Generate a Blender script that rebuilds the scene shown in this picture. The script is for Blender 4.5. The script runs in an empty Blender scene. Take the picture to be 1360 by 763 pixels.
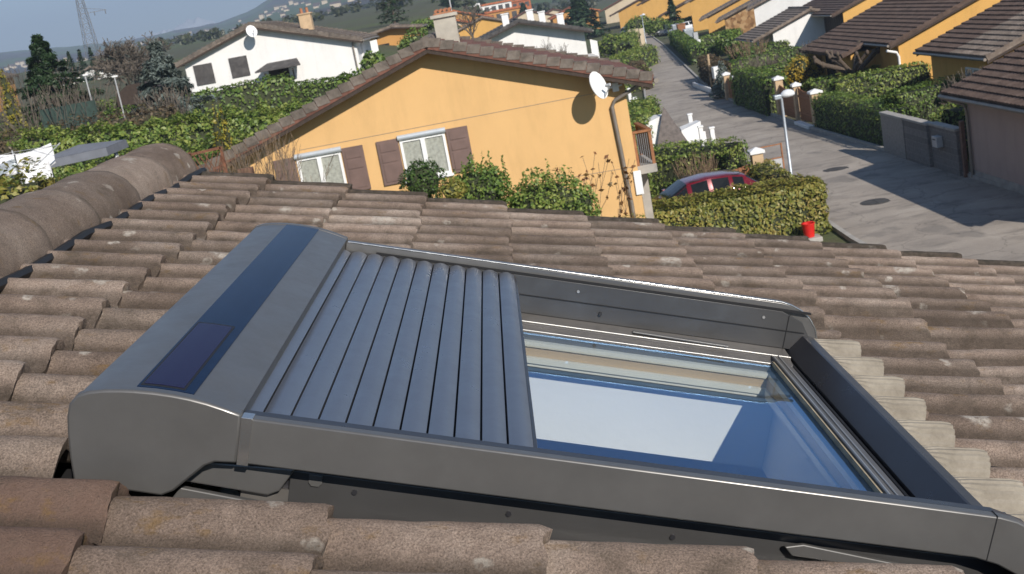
import bpy, bmesh, math, random
import numpy as np
from mathutils import Vector, Matrix, noise
R = math.radians
rng = np.random.default_rng(7); random.seed(7)
scene = bpy.context.scene
C = scene.collection

# ------------------------------------------------------------------ camera
F = 1604.0; CX, CY = 680.0, 381.5; CAMZ = 7.3
ROLL = R(10.5); PITCH = R(12.8578); YAW = R(1.0525)
FWD = np.array([-math.sin(YAW)*math.cos(PITCH), math.cos(YAW)*math.cos(PITCH), -math.sin(PITCH)])
R0 = np.array([math.cos(YAW), math.sin(YAW), 0.0]); U0 = np.cross(R0, FWD)
def ray(px, py):
    dx, dy = px-CX, py-CY
    a = dx*math.cos(ROLL) - dy*math.sin(ROLL); b = dx*math.sin(ROLL) + dy*math.cos(ROLL)
    return FWD*F + R0*a - U0*b
def atY(px, py, y):
    r = ray(px, py); p = r*(y/r[1]); return Vector((p[0], p[1], p[2]+CAMZ))
def atZ(px, py, z=0.0):
    r = ray(px, py); p = r*((z-CAMZ)/r[2]); return Vector((p[0], p[1], z))
cam = bpy.data.cameras.new('camera'); camo = bpy.data.objects.new('camera', cam); C.objects.link(camo)
rr = R0*math.cos(ROLL) - U0*math.sin(ROLL); uu = R0*math.sin(ROLL) + U0*math.cos(ROLL)
camo.matrix_world = Matrix(((rr[0], uu[0], -FWD[0], 0), (rr[1], uu[1], -FWD[1], 0), (rr[2], uu[2], -FWD[2], CAMZ), (0, 0, 0, 1)))
cam.sensor_width = 23.5; cam.lens = 23.5*F/1360.0; cam.clip_start = .05; cam.clip_end = 30000
cam.dof.use_dof = True; cam.dof.focus_distance = 2.3; cam.dof.aperture_fstop = 13
scene.camera = camo

# ------------------------------------------------------------------ tagging
def tag(o, label=None, cat=None, group=None, kind=None):
    if label: o['label'] = label
    if cat: o['category'] = cat
    if group: o['group'] = group
    if kind: o['kind'] = kind
    return o
def empty(name, loc=(0, 0, 0), rz=0, label=None, cat=None, group=None):
    o = bpy.data.objects.new(name, None); C.objects.link(o); o.location = loc; o.rotation_euler.z = rz
    o.empty_display_size = .2
    return tag(o, label, cat, group)
def kids(o): return [c for c in bpy.data.objects if c.parent == o]
def copy_tree(o, parent=None):
    c = o.copy(); C.objects.link(c)
    if parent is not None: c.parent = parent
    for ch in kids(o): copy_tree(ch, c)
    return c

# ------------------------------------------------------------------ mesh builder
class MB:
    def __init__(s): s.v = []; s.f = []; s.m = []
    def add(s, vs, fs, m=0):
        b = len(s.v); s.v += [tuple(map(float, p)) for p in vs]; s.f += [tuple(b+i for i in f) for f in fs]; s.m += [m]*len(fs); return s
    def box(s, x0, x1, y0, y1, z0, z1, m=0):
        return s.add([(x0,y0,z0),(x1,y0,z0),(x1,y1,z0),(x0,y1,z0),(x0,y0,z1),(x1,y0,z1),(x1,y1,z1),(x0,y1,z1)],
            [(0,3,2,1),(4,5,6,7),(0,1,5,4),(1,2,6,5),(2,3,7,6),(3,0,4,7)], m)
    def bar(s, a, b, w, h, m=0, up=(0, 0, 1)):
        a = Vector(a); b = Vector(b); d = (b-a).normalized(); u = Vector(up)
        if abs(d.dot(u)) > .98: u = Vector((0, 1, 0))
        x = d.cross(u).normalized()*w/2; y = x.cross(d).normalized()*h/2
        return s.add([a-x-y, a+x-y, a+x+y, a-x+y, b-x-y, b+x-y, b+x+y, b-x+y],
            [(0,1,2,3),(7,6,5,4),(0,4,5,1),(1,5,6,2),(2,6,7,3),(3,7,4,0)], m)
    def tube(s, pts, rad, n=8, m=0, cap=True):
        pts = [Vector(p) for p in pts]
        if not hasattr(rad, '__len__'): rad = [rad]*len(pts)
        vs = []; fs = []; prev = None
        for i, p in enumerate(pts):
            d = (pts[min(i+1, len(pts)-1)]-pts[max(i-1, 0)]).normalized()
            if prev is None:
                u = Vector((0, 0, 1)) if abs(d.z) < .9 else Vector((1, 0, 0)); x = d.cross(u).normalized()
            else: x = (prev - d*prev.dot(d)).normalized()
            prev = x; y = d.cross(x)
            for k in range(n):
                a = 2*math.pi*k/n; vs.append(p+(x*math.cos(a)+y*math.sin(a))*rad[i])
        for i in range(len(pts)-1):
            for k in range(n):
                k2 = (k+1) % n; fs.append((i*n+k, i*n+k2, (i+1)*n+k2, (i+1)*n+k))
        if cap: fs.append(tuple(reversed(range(n)))); fs.append(tuple((len(pts)-1)*n+k for k in range(n)))
        return s.add(vs, fs, m)
    def prism(s, poly, a, b, f, m=0):
        """poly: list of 2-D points; f(p, q, t) -> 3-D point; extruded from t=a to t=b"""
        n = len(poly); vs = [f(p, q, a) for p, q in poly]+[f(p, q, b) for p, q in poly]
        fs = [tuple(reversed(range(n))), tuple(range(n, 2*n))]+[(i, (i+1) % n, n+(i+1) % n, n+i) for i in range(n)]
        return s.add(vs, fs, m)
    def lathe(s, prof, n=16, m=0, o=(0, 0, 0)):
        vs = []; fs = []
        for r, z in prof:
            for k in range(n): a = 2*math.pi*k/n; vs.append((o[0]+r*math.cos(a), o[1]+r*math.sin(a), o[2]+z))
        for i in range(len(prof)-1):
            for k in range(n): k2 = (k+1) % n; fs.append((i*n+k, i*n+k2, (i+1)*n+k2, (i+1)*n+k))
        return s.add(vs, fs, m)
    def build(s, name, mats, parent=None, smooth=None, bevel=0, loc=None, fix=True):
        me = bpy.data.meshes.new(name); me.from_pydata(s.v, [], s.f)
        if not isinstance(mats, (list, tuple)): mats = [mats]
        for m in mats: me.materials.append(m)
        if len(mats) > 1: me.polygons.foreach_set('material_index', s.m)
        if fix:
            bm = bmesh.new(); bm.from_mesh(me); bmesh.ops.recalc_face_normals(bm, faces=bm.faces); bm.to_mesh(me); bm.free()
        me.update()
        if smooth is not None:
            for p in me.polygons: p.use_smooth = True
            try: me.set_sharp_from_angle(angle=R(smooth))
            except Exception: pass
        o = bpy.data.objects.new(name, me); C.objects.link(o)
        if parent is not None: o.parent = parent
        if loc is not None: o.location = loc
        if bevel:
            md = o.modifiers.new('bevel', 'BEVEL'); md.width = bevel; md.segments = 2; md.limit_method = 'ANGLE'; md.angle_limit = R(40)
            md.harden_normals = False
        return o

# ------------------------------------------------------------------ materials
def srgb(r, g, b):
    f = lambda c: (c/255/12.92) if c/255 <= .04045 else ((c/255+.055)/1.055)**2.4
    return (f(r), f(g), f(b), 1)
def nodes(name):
    m = bpy.data.materials.new(name); m.use_nodes = True; nt = m.node_tree; b = nt.nodes['Principled BSDF']; return m, nt, b
def N(nt, t, **k):
    n = nt.nodes.new(t)
    for a, v in k.items():
        if a in n.inputs.keys(): n.inputs[a].default_value = v
        else: setattr(n, a, v)
    return n
def ramp(nt, fac, stops):
    r = nt.nodes.new('ShaderNodeValToRGB'); e = r.color_ramp.elements
    while len(e) > 1: e.remove(e[-1])
    e[0].position = stops[0][0]; e[0].color = stops[0][1]
    for p, c in stops[1:]: x = e.new(p); x.color = c
    nt.links.new(fac, r.inputs[0]); return r.outputs[0]
def mix(nt, fac, a, b, bt='MIX'):
    n = nt.nodes.new('ShaderNodeMix'); n.data_type = 'RGBA'; n.blend_type = bt
    for i, x in ((0, fac), (6, a), (7, b)):
        if hasattr(x, 'is_linked') or isinstance(x, bpy.types.NodeSocket): nt.links.new(x, n.inputs[i])
        else: n.inputs[i].default_value = x
    return n.outputs[2]
def g4(v): return (v, v, v, 1)
def objco(nt): return nt.nodes.new('ShaderNodeTexCoord').outputs['Object']
def geopos(nt): return nt.nodes.new('ShaderNodeNewGeometry').outputs['Position']
def noi(nt, co, scale, detail=4, rough=.55, out=0, sc=None):
    if sc is not None:
        mp = nt.nodes.new('ShaderNodeMapping'); mp.inputs['Scale'].default_value = sc; nt.links.new(co, mp.inputs['Vector']); co = mp.outputs[0]
    n = nt.nodes.new('ShaderNodeTexNoise'); n.inputs['Scale'].default_value = scale; n.inputs['Detail'].default_value = detail
    n.inputs['Roughness'].default_value = rough; nt.links.new(co, n.inputs['Vector']); return n.outputs[out]
def bump(nt, b, h, strength=.3, dist=.01, prev=None):
    n = nt.nodes.new('ShaderNodeBump'); n.inputs['Strength'].default_value = strength; n.inputs['Distance'].default_value = dist
    nt.links.new(h, n.inputs['Height'])
    if prev is not None: nt.links.new(prev, n.inputs['Normal'])
    nt.links.new(n.outputs[0], b.inputs['Normal']); return n.outputs[0]
def plain(name, c, rough=.5, metal=0, var=.12, scale=6, bmp=0, bscale=40, coat=0):
    m, nt, b = nodes(name); co = objco(nt)
    n = noi(nt, co, scale, 5)
    lo = tuple(x*(1-var) for x in c[:3])+(1,); hi = tuple(min(1, x*(1+var)) for x in c[:3])+(1,)
    nt.links.new(ramp(nt, n, [(.3, lo), (.7, hi)]), b.inputs['Base Color'])
    b.inputs['Roughness'].default_value = rough; b.inputs['Metallic'].default_value = metal
    if coat: b.inputs['Coat Weight'].default_value = coat; b.inputs['Coat Roughness'].default_value = .1
    if bmp: bump(nt, b, noi(nt, co, bscale, 4), bmp, .01)
    return m
def leafmat(name, cols, trans=.25, rough=.5):
    m, nt, b = nodes(name); g = nt.nodes.new('ShaderNodeNewGeometry'); isl = g.outputs['Random Per Island']
    nn = noi(nt, g.outputs['Position'], 1.1, 3)
    a = nt.nodes.new('ShaderNodeMath'); a.operation = 'MULTIPLY_ADD'; a.inputs[1].default_value = .55; nt.links.new(isl, a.inputs[0])
    s = nt.nodes.new('ShaderNodeMath'); s.operation = 'MULTIPLY_ADD'; s.inputs[1].default_value = 1.1; s.inputs[2].default_value = -.3; nt.links.new(nn, s.inputs[0])
    nt.links.new(s.outputs[0], a.inputs[2])
    k = len(cols); col = ramp(nt, a.outputs[0], [(i/(k-1)*.96+.02, (*c, 1)) for i, c in enumerate(cols)])
    nt.links.new(col, b.inputs['Base Color']); b.inputs['Roughness'].default_value = rough
    t = nt.nodes.new('ShaderNodeBsdfTranslucent'); nt.links.new(col, t.inputs['Color'])
    mx = nt.nodes.new('ShaderNodeMixShader'); mx.inputs[0].default_value = trans
    nt.links.new(b.outputs[0], mx.inputs[1]); nt.links.new(t.outputs[0], mx.inputs[2])
    nt.links.new(mx.outputs[0], nt.nodes['Material Output'].inputs['Surface']); return m
M = {}
L_ = lambda *c: c
M['laurel'] = leafmat('laurel_leaves', [(0.052, 0.087, 0.021), (0.104, 0.174, 0.031), (0.192, 0.269, 0.052), (0.296, 0.33, 0.078), (0.192, 0.226, 0.052)])
M['laurel_y'] = leafmat('golden_laurel_leaves', [(0.072, 0.087, 0.022), (0.145, 0.174, 0.029), (0.246, 0.246, 0.051), (0.348, 0.29, 0.072), (0.232, 0.145, 0.058)])
M['box'] = leafmat('boxwood_leaves', [(0.027, 0.053, 0.012), (0.053, 0.105, 0.021), (0.105, 0.165, 0.03)])
M['hedge'] = leafmat('hedge_leaves', [(0.048, 0.088, 0.02), (0.099, 0.175, 0.031), (0.175, 0.251, 0.044), (0.263, 0.285, 0.076)])
M['hedge_b'] = leafmat('winter_hedge_leaves', [(0.075, 0.053, 0.03), (0.128, 0.09, 0.048), (0.165, 0.12, 0.068), (0.105, 0.12, 0.045)])
M['fir'] = leafmat('fir_needles', [(.014,.032,.012), (.028,.058,.02), (.05,.085,.03)], .15)
M['spruce'] = leafmat('blue_spruce_needles', [(0.069, 0.086, 0.069), (0.115, 0.144, 0.127), (0.172, 0.207, 0.19)], .1)
M['forsythia'] = leafmat('forsythia_blossom', [(0.242, 0.165, 0.022), (0.44, 0.308, 0.033), (0.605, 0.418, 0.044)], .3)
M['yellowcyp'] = leafmat('golden_cypress_leaves', [(.16,.15,.02), (.3,.26,.03), (.4,.33,.05)], .25)
M['dryleaf'] = leafmat('dry_leaves', [(.16,.06,.02), (.25,.11,.04), (.13,.12,.03)], .3)
M['bark'] = plain('bark', (.10,.075,.055,1), .9, var=.4, scale=12, bmp=.5)
M['twig'] = plain('twig_bark', (.17,.115,.07,1), .9, var=.35, scale=8)
M['darktwig'] = plain('dark_twig_bark', (.115,.095,.075,1), .9, var=.35, scale=8)
M['core'] = plain('hedge_wood', (.035,.042,.018,1), .95, var=.5, scale=5)
M['corebig'] = plain('hedge_wood_pale', (.045,.04,.02,1), .95, var=.5, scale=5)
M['valley'] = leafmat('valley_tree_cover', [(0.062, 0.056, 0.031), (0.075, 0.081, 0.037), (0.056, 0.075, 0.027), (0.1, 0.088, 0.056)])
# weathered concrete tile; attribute 'tint' (x = per tile tone, y = redness, z = moss, alpha = painted groove shade and grime) per tile
def tile_mat():
    m, nt, b = nodes('weathered_concrete_tile'); co = objco(nt)
    at = nt.nodes.new('ShaderNodeAttribute'); at.attribute_name = 'tint'; sp = nt.nodes.new('ShaderNodeSeparateColor'); nt.links.new(at.outputs['Color'], sp.inputs[0])
    big = noi(nt, co, 3.2, 6, .62); fine = noi(nt, co, 300, 4, .75); mid = noi(nt, co, 34, 6, .7)
    c = ramp(nt, big, [(.28, (.180,.132,.102,1)), (.5, (.318,.244,.194,1)), (.72, (.44,.36,.298,1))])
    c = mix(nt, .6, c, ramp(nt, mid, [(.3, g4(.32)), (.5, g4(.5)), (.72, g4(.70))]), 'OVERLAY')
    c = mix(nt, .52, c, ramp(nt, fine, [(.36, g4(.10)), (.5, g4(.5)), (.64, g4(.92))]), 'OVERLAY')
    c = mix(nt, sp.outputs[1], c, mix(nt, mid, (.19,.115,.085,1), (.29,.19,.145,1)))
    tn = nt.nodes.new('ShaderNodeMapRange'); tn.inputs['To Min'].default_value = .74; tn.inputs['To Max'].default_value = 1.24; nt.links.new(sp.outputs[0], tn.inputs[0])
    cb = nt.nodes.new('ShaderNodeCombineColor'); [nt.links.new(tn.outputs[0], cb.inputs[i]) for i in range(3)]
    c = mix(nt, 1.0, c, cb.outputs[0], 'MULTIPLY')
    # dark algae blotches
    al = ramp(nt, noi(nt, co, 8.5, 7, .75), [(.53, g4(0)), (.68, g4(.7))]); c = mix(nt, al, c, (.085,.068,.05,1))
    # ochre streaks
    oc = ramp(nt, noi(nt, co, 11, 5, .7, sc=(1, 2.2, 1)), [(.58, g4(0)), (.70, g4(.6))]); c = mix(nt, oc, c, (.25,.15,.05,1))
    # pale lichen rosettes: two sizes, broken edge
    for sc, th, br in ((5.5, .17, .25), (13, .15, .2)):
        w = nt.nodes.new('ShaderNodeVectorMath'); w.operation = 'MULTIPLY_ADD'; w.inputs[1].default_value = (.05,)*3
        nt.links.new(noi(nt, co, 18, 3, .6, out=1), w.inputs[0]); nt.links.new(co, w.inputs[2])
        v = nt.nodes.new('ShaderNodeTexVoronoi'); v.inputs['Scale'].default_value = sc; nt.links.new(w.outputs[0], v.inputs['Vector'])
        s2 = nt.nodes.new('ShaderNodeSeparateColor'); nt.links.new(v.outputs['Color'], s2.inputs[0])
        r1 = ramp(nt, v.outputs['Distance'], [(th, g4(1)), (th+.07, g4(0))]); r2 = ramp(nt, s2.outputs[0], [(.50, g4(0)), (.58, g4(.95))])
        k = mix(nt, 1.0, r1, r2, 'MULTIPLY'); k = mix(nt, 1.0, k, ramp(nt, noi(nt, co, 60, 4, .7), [(.38, g4(.1)), (.58, g4(.95))]), 'MULTIPLY')
        c = mix(nt, k, c, (.62,.56,.48,1))
    # moss on the verge
    ms = mix(nt, 1.0, sp.outputs[2], ramp(nt, mid, [(.3, g4(.45)), (.6, g4(1))]), 'MULTIPLY'); c = mix(nt, ms, c, (.055,.047,.035,1))
    vf = nt.nodes.new('ShaderNodeMath'); vf.operation = 'MULTIPLY'; nt.links.new(at.outputs['Alpha'], vf.inputs[0]); nt.links.new(ramp(nt, mid, [(.25, g4(.55)), (.6, g4(1))]), vf.inputs[1])  # alpha: groove shade and grime painted over the tile colour
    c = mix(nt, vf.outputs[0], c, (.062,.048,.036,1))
    nt.links.new(c, b.inputs['Base Color']); b.inputs['Roughness'].default_value = .93; b.inputs['Specular IOR Level'].default_value = .25
    h = bump(nt, b, mid, .8, .014); h = bump(nt, b, fine, 1.0, .006, h); return m
M['tile'] = tile_mat()
def metal_mat(name, c, rough, metal, spec=.5, var=.04):
    m, nt, b = nodes(name); co = objco(nt)
    n = noi(nt, co, 5, 6, .7, sc=(1, 1, 1)); d = noi(nt, co, 90, 5, .8)
    lo = tuple(x*(1-var) for x in c); hi = tuple(x*(1+var) for x in c)
    col = ramp(nt, n, [(.3, (*lo, 1)), (.7, (*hi, 1))])
    dust = ramp(nt, d, [(.68, g4(0)), (.8, g4(.06))]); col = mix(nt, dust, col, (.30,.28,.25,1))
    nt.links.new(col, b.inputs['Base Color']); b.inputs['Metallic'].default_value = metal; b.inputs['Specular IOR Level'].default_value = spec
    nt.links.new(ramp(nt, noi(nt, co, 9, 6, .75), [(.3, g4(rough*.85)), (.7, g4(rough*1.25))]), b.inputs['Roughness'])
    return m
M['alu'] = metal_mat('grey_lacquered_aluminium', (.150,.147,.143), .34, .5, var=.10)
M['alu_slat'] = metal_mat('grey_lacquered_slat', (.205,.222,.260), .30, .7, var=.06)
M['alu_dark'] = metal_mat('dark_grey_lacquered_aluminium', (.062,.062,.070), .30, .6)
M['alu_lt'] = metal_mat('pale_grey_aluminium', (.42,.41,.39), .35, .6)
M['alu_mid'] = metal_mat('worn_grey_aluminium', (.16,.15,.14), .4, .5, var=.2)
M['rubber'] = plain('black_rubber', (.012,.012,.013,1), .6, var=.2)
M['black'] = plain('black_gap', (.006,.006,.007,1), .8, var=.2)
M['chrome'] = metal_mat('bright_aluminium_bead', (.55,.55,.54), .2, .9)
def solar(name, c, cell=False):
    m, nt, b = nodes(name); b.inputs['Roughness'].default_value = .12; b.inputs['Specular IOR Level'].default_value = .09
    co = objco(nt)
    if cell:
        w = nt.nodes.new('ShaderNodeTexWave'); w.inputs['Scale'].default_value = 26; w.bands_direction = 'Y'; nt.links.new(co, w.inputs['Vector'])
        nt.links.new(ramp(nt, w.outputs['Fac'], [(.93, c), (.97, tuple(x*1.6 for x in c[:3])+(1,))]), b.inputs['Base Color'])
    else: nt.links.new(ramp(nt, noi(nt, co, 30, 4), [(.3, c), (.75, tuple(x*1.4 for x in c[:3])+(1,))]), b.inputs['Base Color'])
    return m
M['solar'] = solar('dark_blue_glass_strip', (.003,.010,.032,1)); M['cell'] = solar('solar_cell', (.012,.011,.040,1), True)
def glassmat(name, tint=(.96,.985,.99,1), refl=1.0, gcol=(.30,.56,.95,1)):
    m, nt, b = nodes(name); nt.nodes.remove(b)
    tr = nt.nodes.new('ShaderNodeBsdfTransparent'); tr.inputs[0].default_value = tint
    gl = nt.nodes.new('ShaderNodeBsdfGlossy'); gl.inputs['Roughness'].default_value = .03; gl.inputs['Color'].default_value = gcol
    fr = nt.nodes.new('ShaderNodeFresnel'); fr.inputs[0].default_value = 1.5
    mp = nt.nodes.new('ShaderNodeMath'); mp.operation = 'MULTIPLY'; mp.inputs[1].default_value = refl; mp.use_clamp = True
    bf = nt.nodes.new('ShaderNodeMath'); bf.operation = 'SUBTRACT'; bf.inputs[0].default_value = 1; nt.links.new(nt.nodes.new('ShaderNodeNewGeometry').outputs['Backfacing'], bf.inputs[1])
    bb = nt.nodes.new('ShaderNodeMath'); bb.operation = 'MULTIPLY'; nt.links.new(fr.outputs[0], bb.inputs[0]); nt.links.new(bf.outputs[0], bb.inputs[1]); nt.links.new(bb.outputs[0], mp.inputs[0])
    d = nt.nodes.new('ShaderNodeBsdfDiffuse'); d.inputs[0].default_value = (.5,.46,.4,1)
    dm = nt.nodes.new('ShaderNodeMixShader'); nt.links.new(tr.outputs[0], dm.inputs[1]); nt.links.new(d.outputs[0], dm.inputs[2])
    co = objco(nt); sp = ramp(nt, noi(nt, co, 45, 5, .7), [(.66, g4(.012)), (.76, g4(.30))]); nt.links.new(sp, dm.inputs[0])
    mx = nt.nodes.new('ShaderNodeMixShader'); nt.links.new(mp.outputs[0], mx.inputs[0]); nt.links.new(dm.outputs[0], mx.inputs[1]); nt.links.new(gl.outputs[0], mx.inputs[2])
    nt.links.new(mx.outputs[0], nt.nodes['Material Output'].inputs['Surface']); return m
M['glass'] = glassmat('skylight_glass', refl=1.9); M['winglass'] = glassmat('window_glass', (.92,.93,.92,1), .8, (.8,.82,.85,1))
M['carglass'] = plain('car_glass', (.012,.014,.016,1), .12, var=.1); M['carglass'].node_tree.nodes['Principled BSDF'].inputs['Specular IOR Level'].default_value = .2
def stucco(name, c, var=.05, stain=(.6, .5), bs=60):
    m, nt, b = nodes(name); co = objco(nt)
    col = ramp(nt, noi(nt, co, .9, 5, .6), [(.3, tuple(x*(1-var) for x in c)+(1,)), (.7, tuple(min(1, x*(1+var)) for x in c)+(1,))])
    st = ramp(nt, noi(nt, co, 1.3, 6, .7, sc=(1.6, 1.6, .35)), [(.50, g4(0)), (.78, g4(.5))]); col = mix(nt, st, col, tuple(x*.72 for x in c)+(1,))
    nt.links.new(col, b.inputs['Base Color']); b.inputs['Roughness'].default_value = .9; b.inputs['Specular IOR Level'].default_value = .2
    bump(nt, b, noi(nt, co, bs, 4), .35, .01); return m
M['yellow'] = stucco('ochre_render', (.67,.42,.185)); M['yellow2'] = stucco('golden_render', (.62,.36,.11))
M['white'] = stucco('white_render', (.78,.77,.75)); M['pinkgrey'] = stucco('pinkish_grey_render', (.44,.34,.30)); M['cream'] = stucco('cream_render', (.6,.5,.36))
M['orangew'] = stucco('orange_render', (.52,.27,.09))
def rooft(name, a, b_, c, s=3.0):
    m, nt, b = nodes(name); co = objco(nt)
    col = ramp(nt, noi(nt, co, s, 6, .7), [(.3, a), (.5, b_), (.72, c)])
    v = nt.nodes.new('ShaderNodeTexVoronoi'); v.inputs['Scale'].default_value = 3.1; nt.links.new(co, v.inputs['Vector'])
    s2 = nt.nodes.new('ShaderNodeSeparateColor'); nt.links.new(v.outputs['Color'], s2.inputs[0])
    col = mix(nt, .5, col, ramp(nt, s2.outputs[0], [(0, g4(.3)), (1, g4(.7))]), 'OVERLAY')
    nt.links.new(col, b.inputs['Base Color']); b.inputs['Roughness'].default_value = .9; bump(nt, b, noi(nt, co, 45, 4), .4, .01); return m
M['roofbrown'] = rooft('brown_roof_tile', (.06,.038,.028,1), (.095,.062,.047,1), (.14,.10,.08,1))
M['roofred'] = rooft('red_brown_roof_tile', (.11,.045,.03,1), (.15,.065,.045,1), (.2,.10,.07,1))
M['roofgrey'] = rooft('grey_brown_roof_tile', (.12,.09,.07,1), (.19,.15,.12,1), (.27,.225,.185,1))
M['rooforange'] = rooft('orange_roof_tile', (.30,.08,.03,1), (.42,.13,.05,1), (.5,.2,.09,1))
M['rakegrey'] = rooft('weathered_verge_tile', (.085,.07,.058,1), (.14,.115,.095,1), (.20,.17,.145,1), 5.0)
M['slate'] = rooft('dark_slate', (.05,.045,.045,1), (.075,.07,.068,1), (.11,.10,.095,1))
M['woodbrown'] = plain('brown_painted_wood', (.16,.085,.06,1), .7, var=.3, scale=9, bmp=.3)
M['shutter'] = plain('faded_brown_shutter_paint', (.155,.10,.085,1), .7, var=.15, scale=4)
M['wooddark'] = plain('dark_brown_timber', (.045,.03,.022,1), .8, var=.3, scale=9)
M['woodorange'] = plain('orange_stained_wood', (.28,.12,.05,1), .7, var=.3, scale=9)
M['pale'] = plain('white_paint', (.8,.8,.79,1), .55, var=.05)
M['greypaint'] = plain('grey_paint', (.42,.43,.44,1), .45, var=.1)
M['zinc'] = plain('weathered_zinc', (.27,.235,.20,1), .5, .4, var=.15)
M['curtain'] = plain('net_curtain', (.50,.49,.45,1), .9, var=.25, scale=14)
M['shutterbox'] = plain('pale_blue_grey_metal', (.50,.54,.58,1), .4, .2, var=.06)
M['canopy'] = plain('slate_grey_canvas', (.155,.165,.19,1), .85, var=.12, scale=5, bmp=.2, bscale=25)
M['linen'] = plain('white_linen', (.8,.8,.82,1), .9, var=.06, scale=8)
M['redplastic'] = plain('red_plastic', (.58,.016,.012,1), .45, var=.15)
M['redcar'] = plain('dark_red_car_paint', (.17,.006,.012,1), .25, .2, var=.05, coat=1)
M['whitecar'] = plain('white_car_paint', (.75,.76,.78,1), .25, 0, var=.03, coat=1)
M['greycar'] = plain('grey_car_paint', (.12,.125,.13,1), .25, .4, var=.05, coat=1)
M['tyre'] = plain('tyre_rubber', (.02,.02,.02,1), .85); M['rim'] = plain('alloy_rim', (.5,.5,.52,1), .3, .8)
M['lampglass'] = plain('lamp_bowl', (.68,.70,.72,1), .3, var=.04); M['galv'] = plain('galvanised_steel', (.40,.44,.48,1), .45, .5, var=.08)
M['steel'] = plain('steel_lattice', (.16,.16,.165,1), .6, .3)
M['rust'] = plain('rusty_iron', (.16,.065,.035,1), .85, var=.35, scale=14)
M['net'] = plain('green_netting', (.03,.055,.045,1), .8, var=.3); M['tarp'] = plain('white_tarpaulin', (.66,.66,.65,1), .6, var=.15, scale=3)
M['darkmesh'] = plain('brown_grey_netting', (.13,.11,.10,1), .85, var=.3, scale=6)
M['sandstone'] = plain('beige_render_pier', (.50,.36,.22,1), .9, var=.15, scale=4, bmp=.3)
M['terracotta'] = plain('terracotta_chimney', (.38,.16,.08,1), .85, var=.25, scale=9)
M['chimney'] = plain('grey_rendered_chimney', (.42,.39,.33,1), .9, var=.15, scale=4, bmp=.3)
M['kerb'] = plain('concrete_kerb', (.36,.34,.31,1), .9, var=.2, scale=3, bmp=.3)
M['iron'] = plain('cast_iron_cover', (.07,.065,.06,1), .7, .2, var=.3)
def asphalt():
    m, nt, b = nodes('patched_asphalt'); co = geopos(nt)
    c = ramp(nt, noi(nt, co, .45, 6, .6), [(.3, (.27,.235,.20,1)), (.55, (.355,.31,.262,1)), (.75, (.43,.38,.325,1))])
    st = ramp(nt, noi(nt, co, 1.0, 6, .66, sc=(.5, 1.25, 1)), [(.50, g4(0)), (.66, g4(.6))]); c = mix(nt, st, c, (.15,.132,.115,1))
    pt = ramp(nt, noi(nt, co, .6, 4, .45, sc=(.9, .8, 1)), [(.62, g4(0)), (.66, g4(.45))]); c = mix(nt, pt, c, (.13,.12,.11,1))
    v = nt.nodes.new('ShaderNodeTexVoronoi'); v.feature = 'DISTANCE_TO_EDGE'; v.inputs['Scale'].default_value = .5
    w = nt.nodes.new('ShaderNodeVectorMath'); w.operation = 'MULTIPLY_ADD'; w.inputs[1].default_value = (.9,)*3
    nt.links.new(noi(nt, co, 1.2, 4, .6, out=1), w.inputs[0]); nt.links.new(co, w.inputs[2]); nt.links.new(w.outputs[0], v.inputs['Vector'])
    ck = ramp(nt, v.outputs['Distance'], [(.004, g4(.35)), (.014, g4(0))]); c = mix(nt, ck, c, (.05,.045,.04,1))
    c = mix(nt, .4, c, ramp(nt, noi(nt, co, 25, 4, .7), [(.3, g4(.35)), (.7, g4(.65))]), 'OVERLAY')
    nt.links.new(c, b.inputs['Base Color']); b.inputs['Roughness'].default_value = .85; bump(nt, b, noi(nt, co, 60, 3), .3, .01); return m
M['asphalt'] = asphalt()
def ground():
    m, nt, b = nodes('winter_grass_ground'); co = geopos(nt)
    c = ramp(nt, noi(nt, co, .25, 6, .65), [(.32, (.10,.085,.045,1)), (.48, (.085,.105,.032,1)), (.7, (.06,.085,.022,1))])
    f = ramp(nt, noi(nt, co, .012, 5, .6), [(.42, g4(0)), (.5, g4(.6))]); c = mix(nt, f, c, (.075,.065,.042,1))
    c = mix(nt, .7, c, ramp(nt, noi(nt, co, 6, 5, .7), [(.3, g4(.3)), (.7, g4(.7))]), 'OVERLAY')
    nt.links.new(c, b.inputs['Base Color']); b.inputs['Roughness'].default_value = .95; bump(nt, b, noi(nt, co, 9, 5, .7), .6, .08); return m
M['ground'] = ground()
def hillmat():
    m, nt, b = nodes('wooded_hillside'); co = geopos(nt)
    c = ramp(nt, noi(nt, co, .02, 7, .7), [(.35, (.035,.032,.030,1)), (.5, (.062,.055,.050,1)), (.68, (.10,.085,.075,1))])
    f = ramp(nt, noi(nt, co, .0042, 5, .6, sc=(1, .45, 1)), [(.50, g4(0)), (.54, g4(.9))]); c = mix(nt, f, c, (.075,.115,.035,1))
    g = nt.nodes.new('ShaderNodeSeparateXYZ'); nt.links.new(co, g.inputs[0])
    nt.links.new(c, b.inputs['Base Color']); b.inputs['Roughness'].default_value = 1; b.inputs['Specular IOR Level'].default_value = 0; return m
M['hill'] = hillmat()
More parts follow.
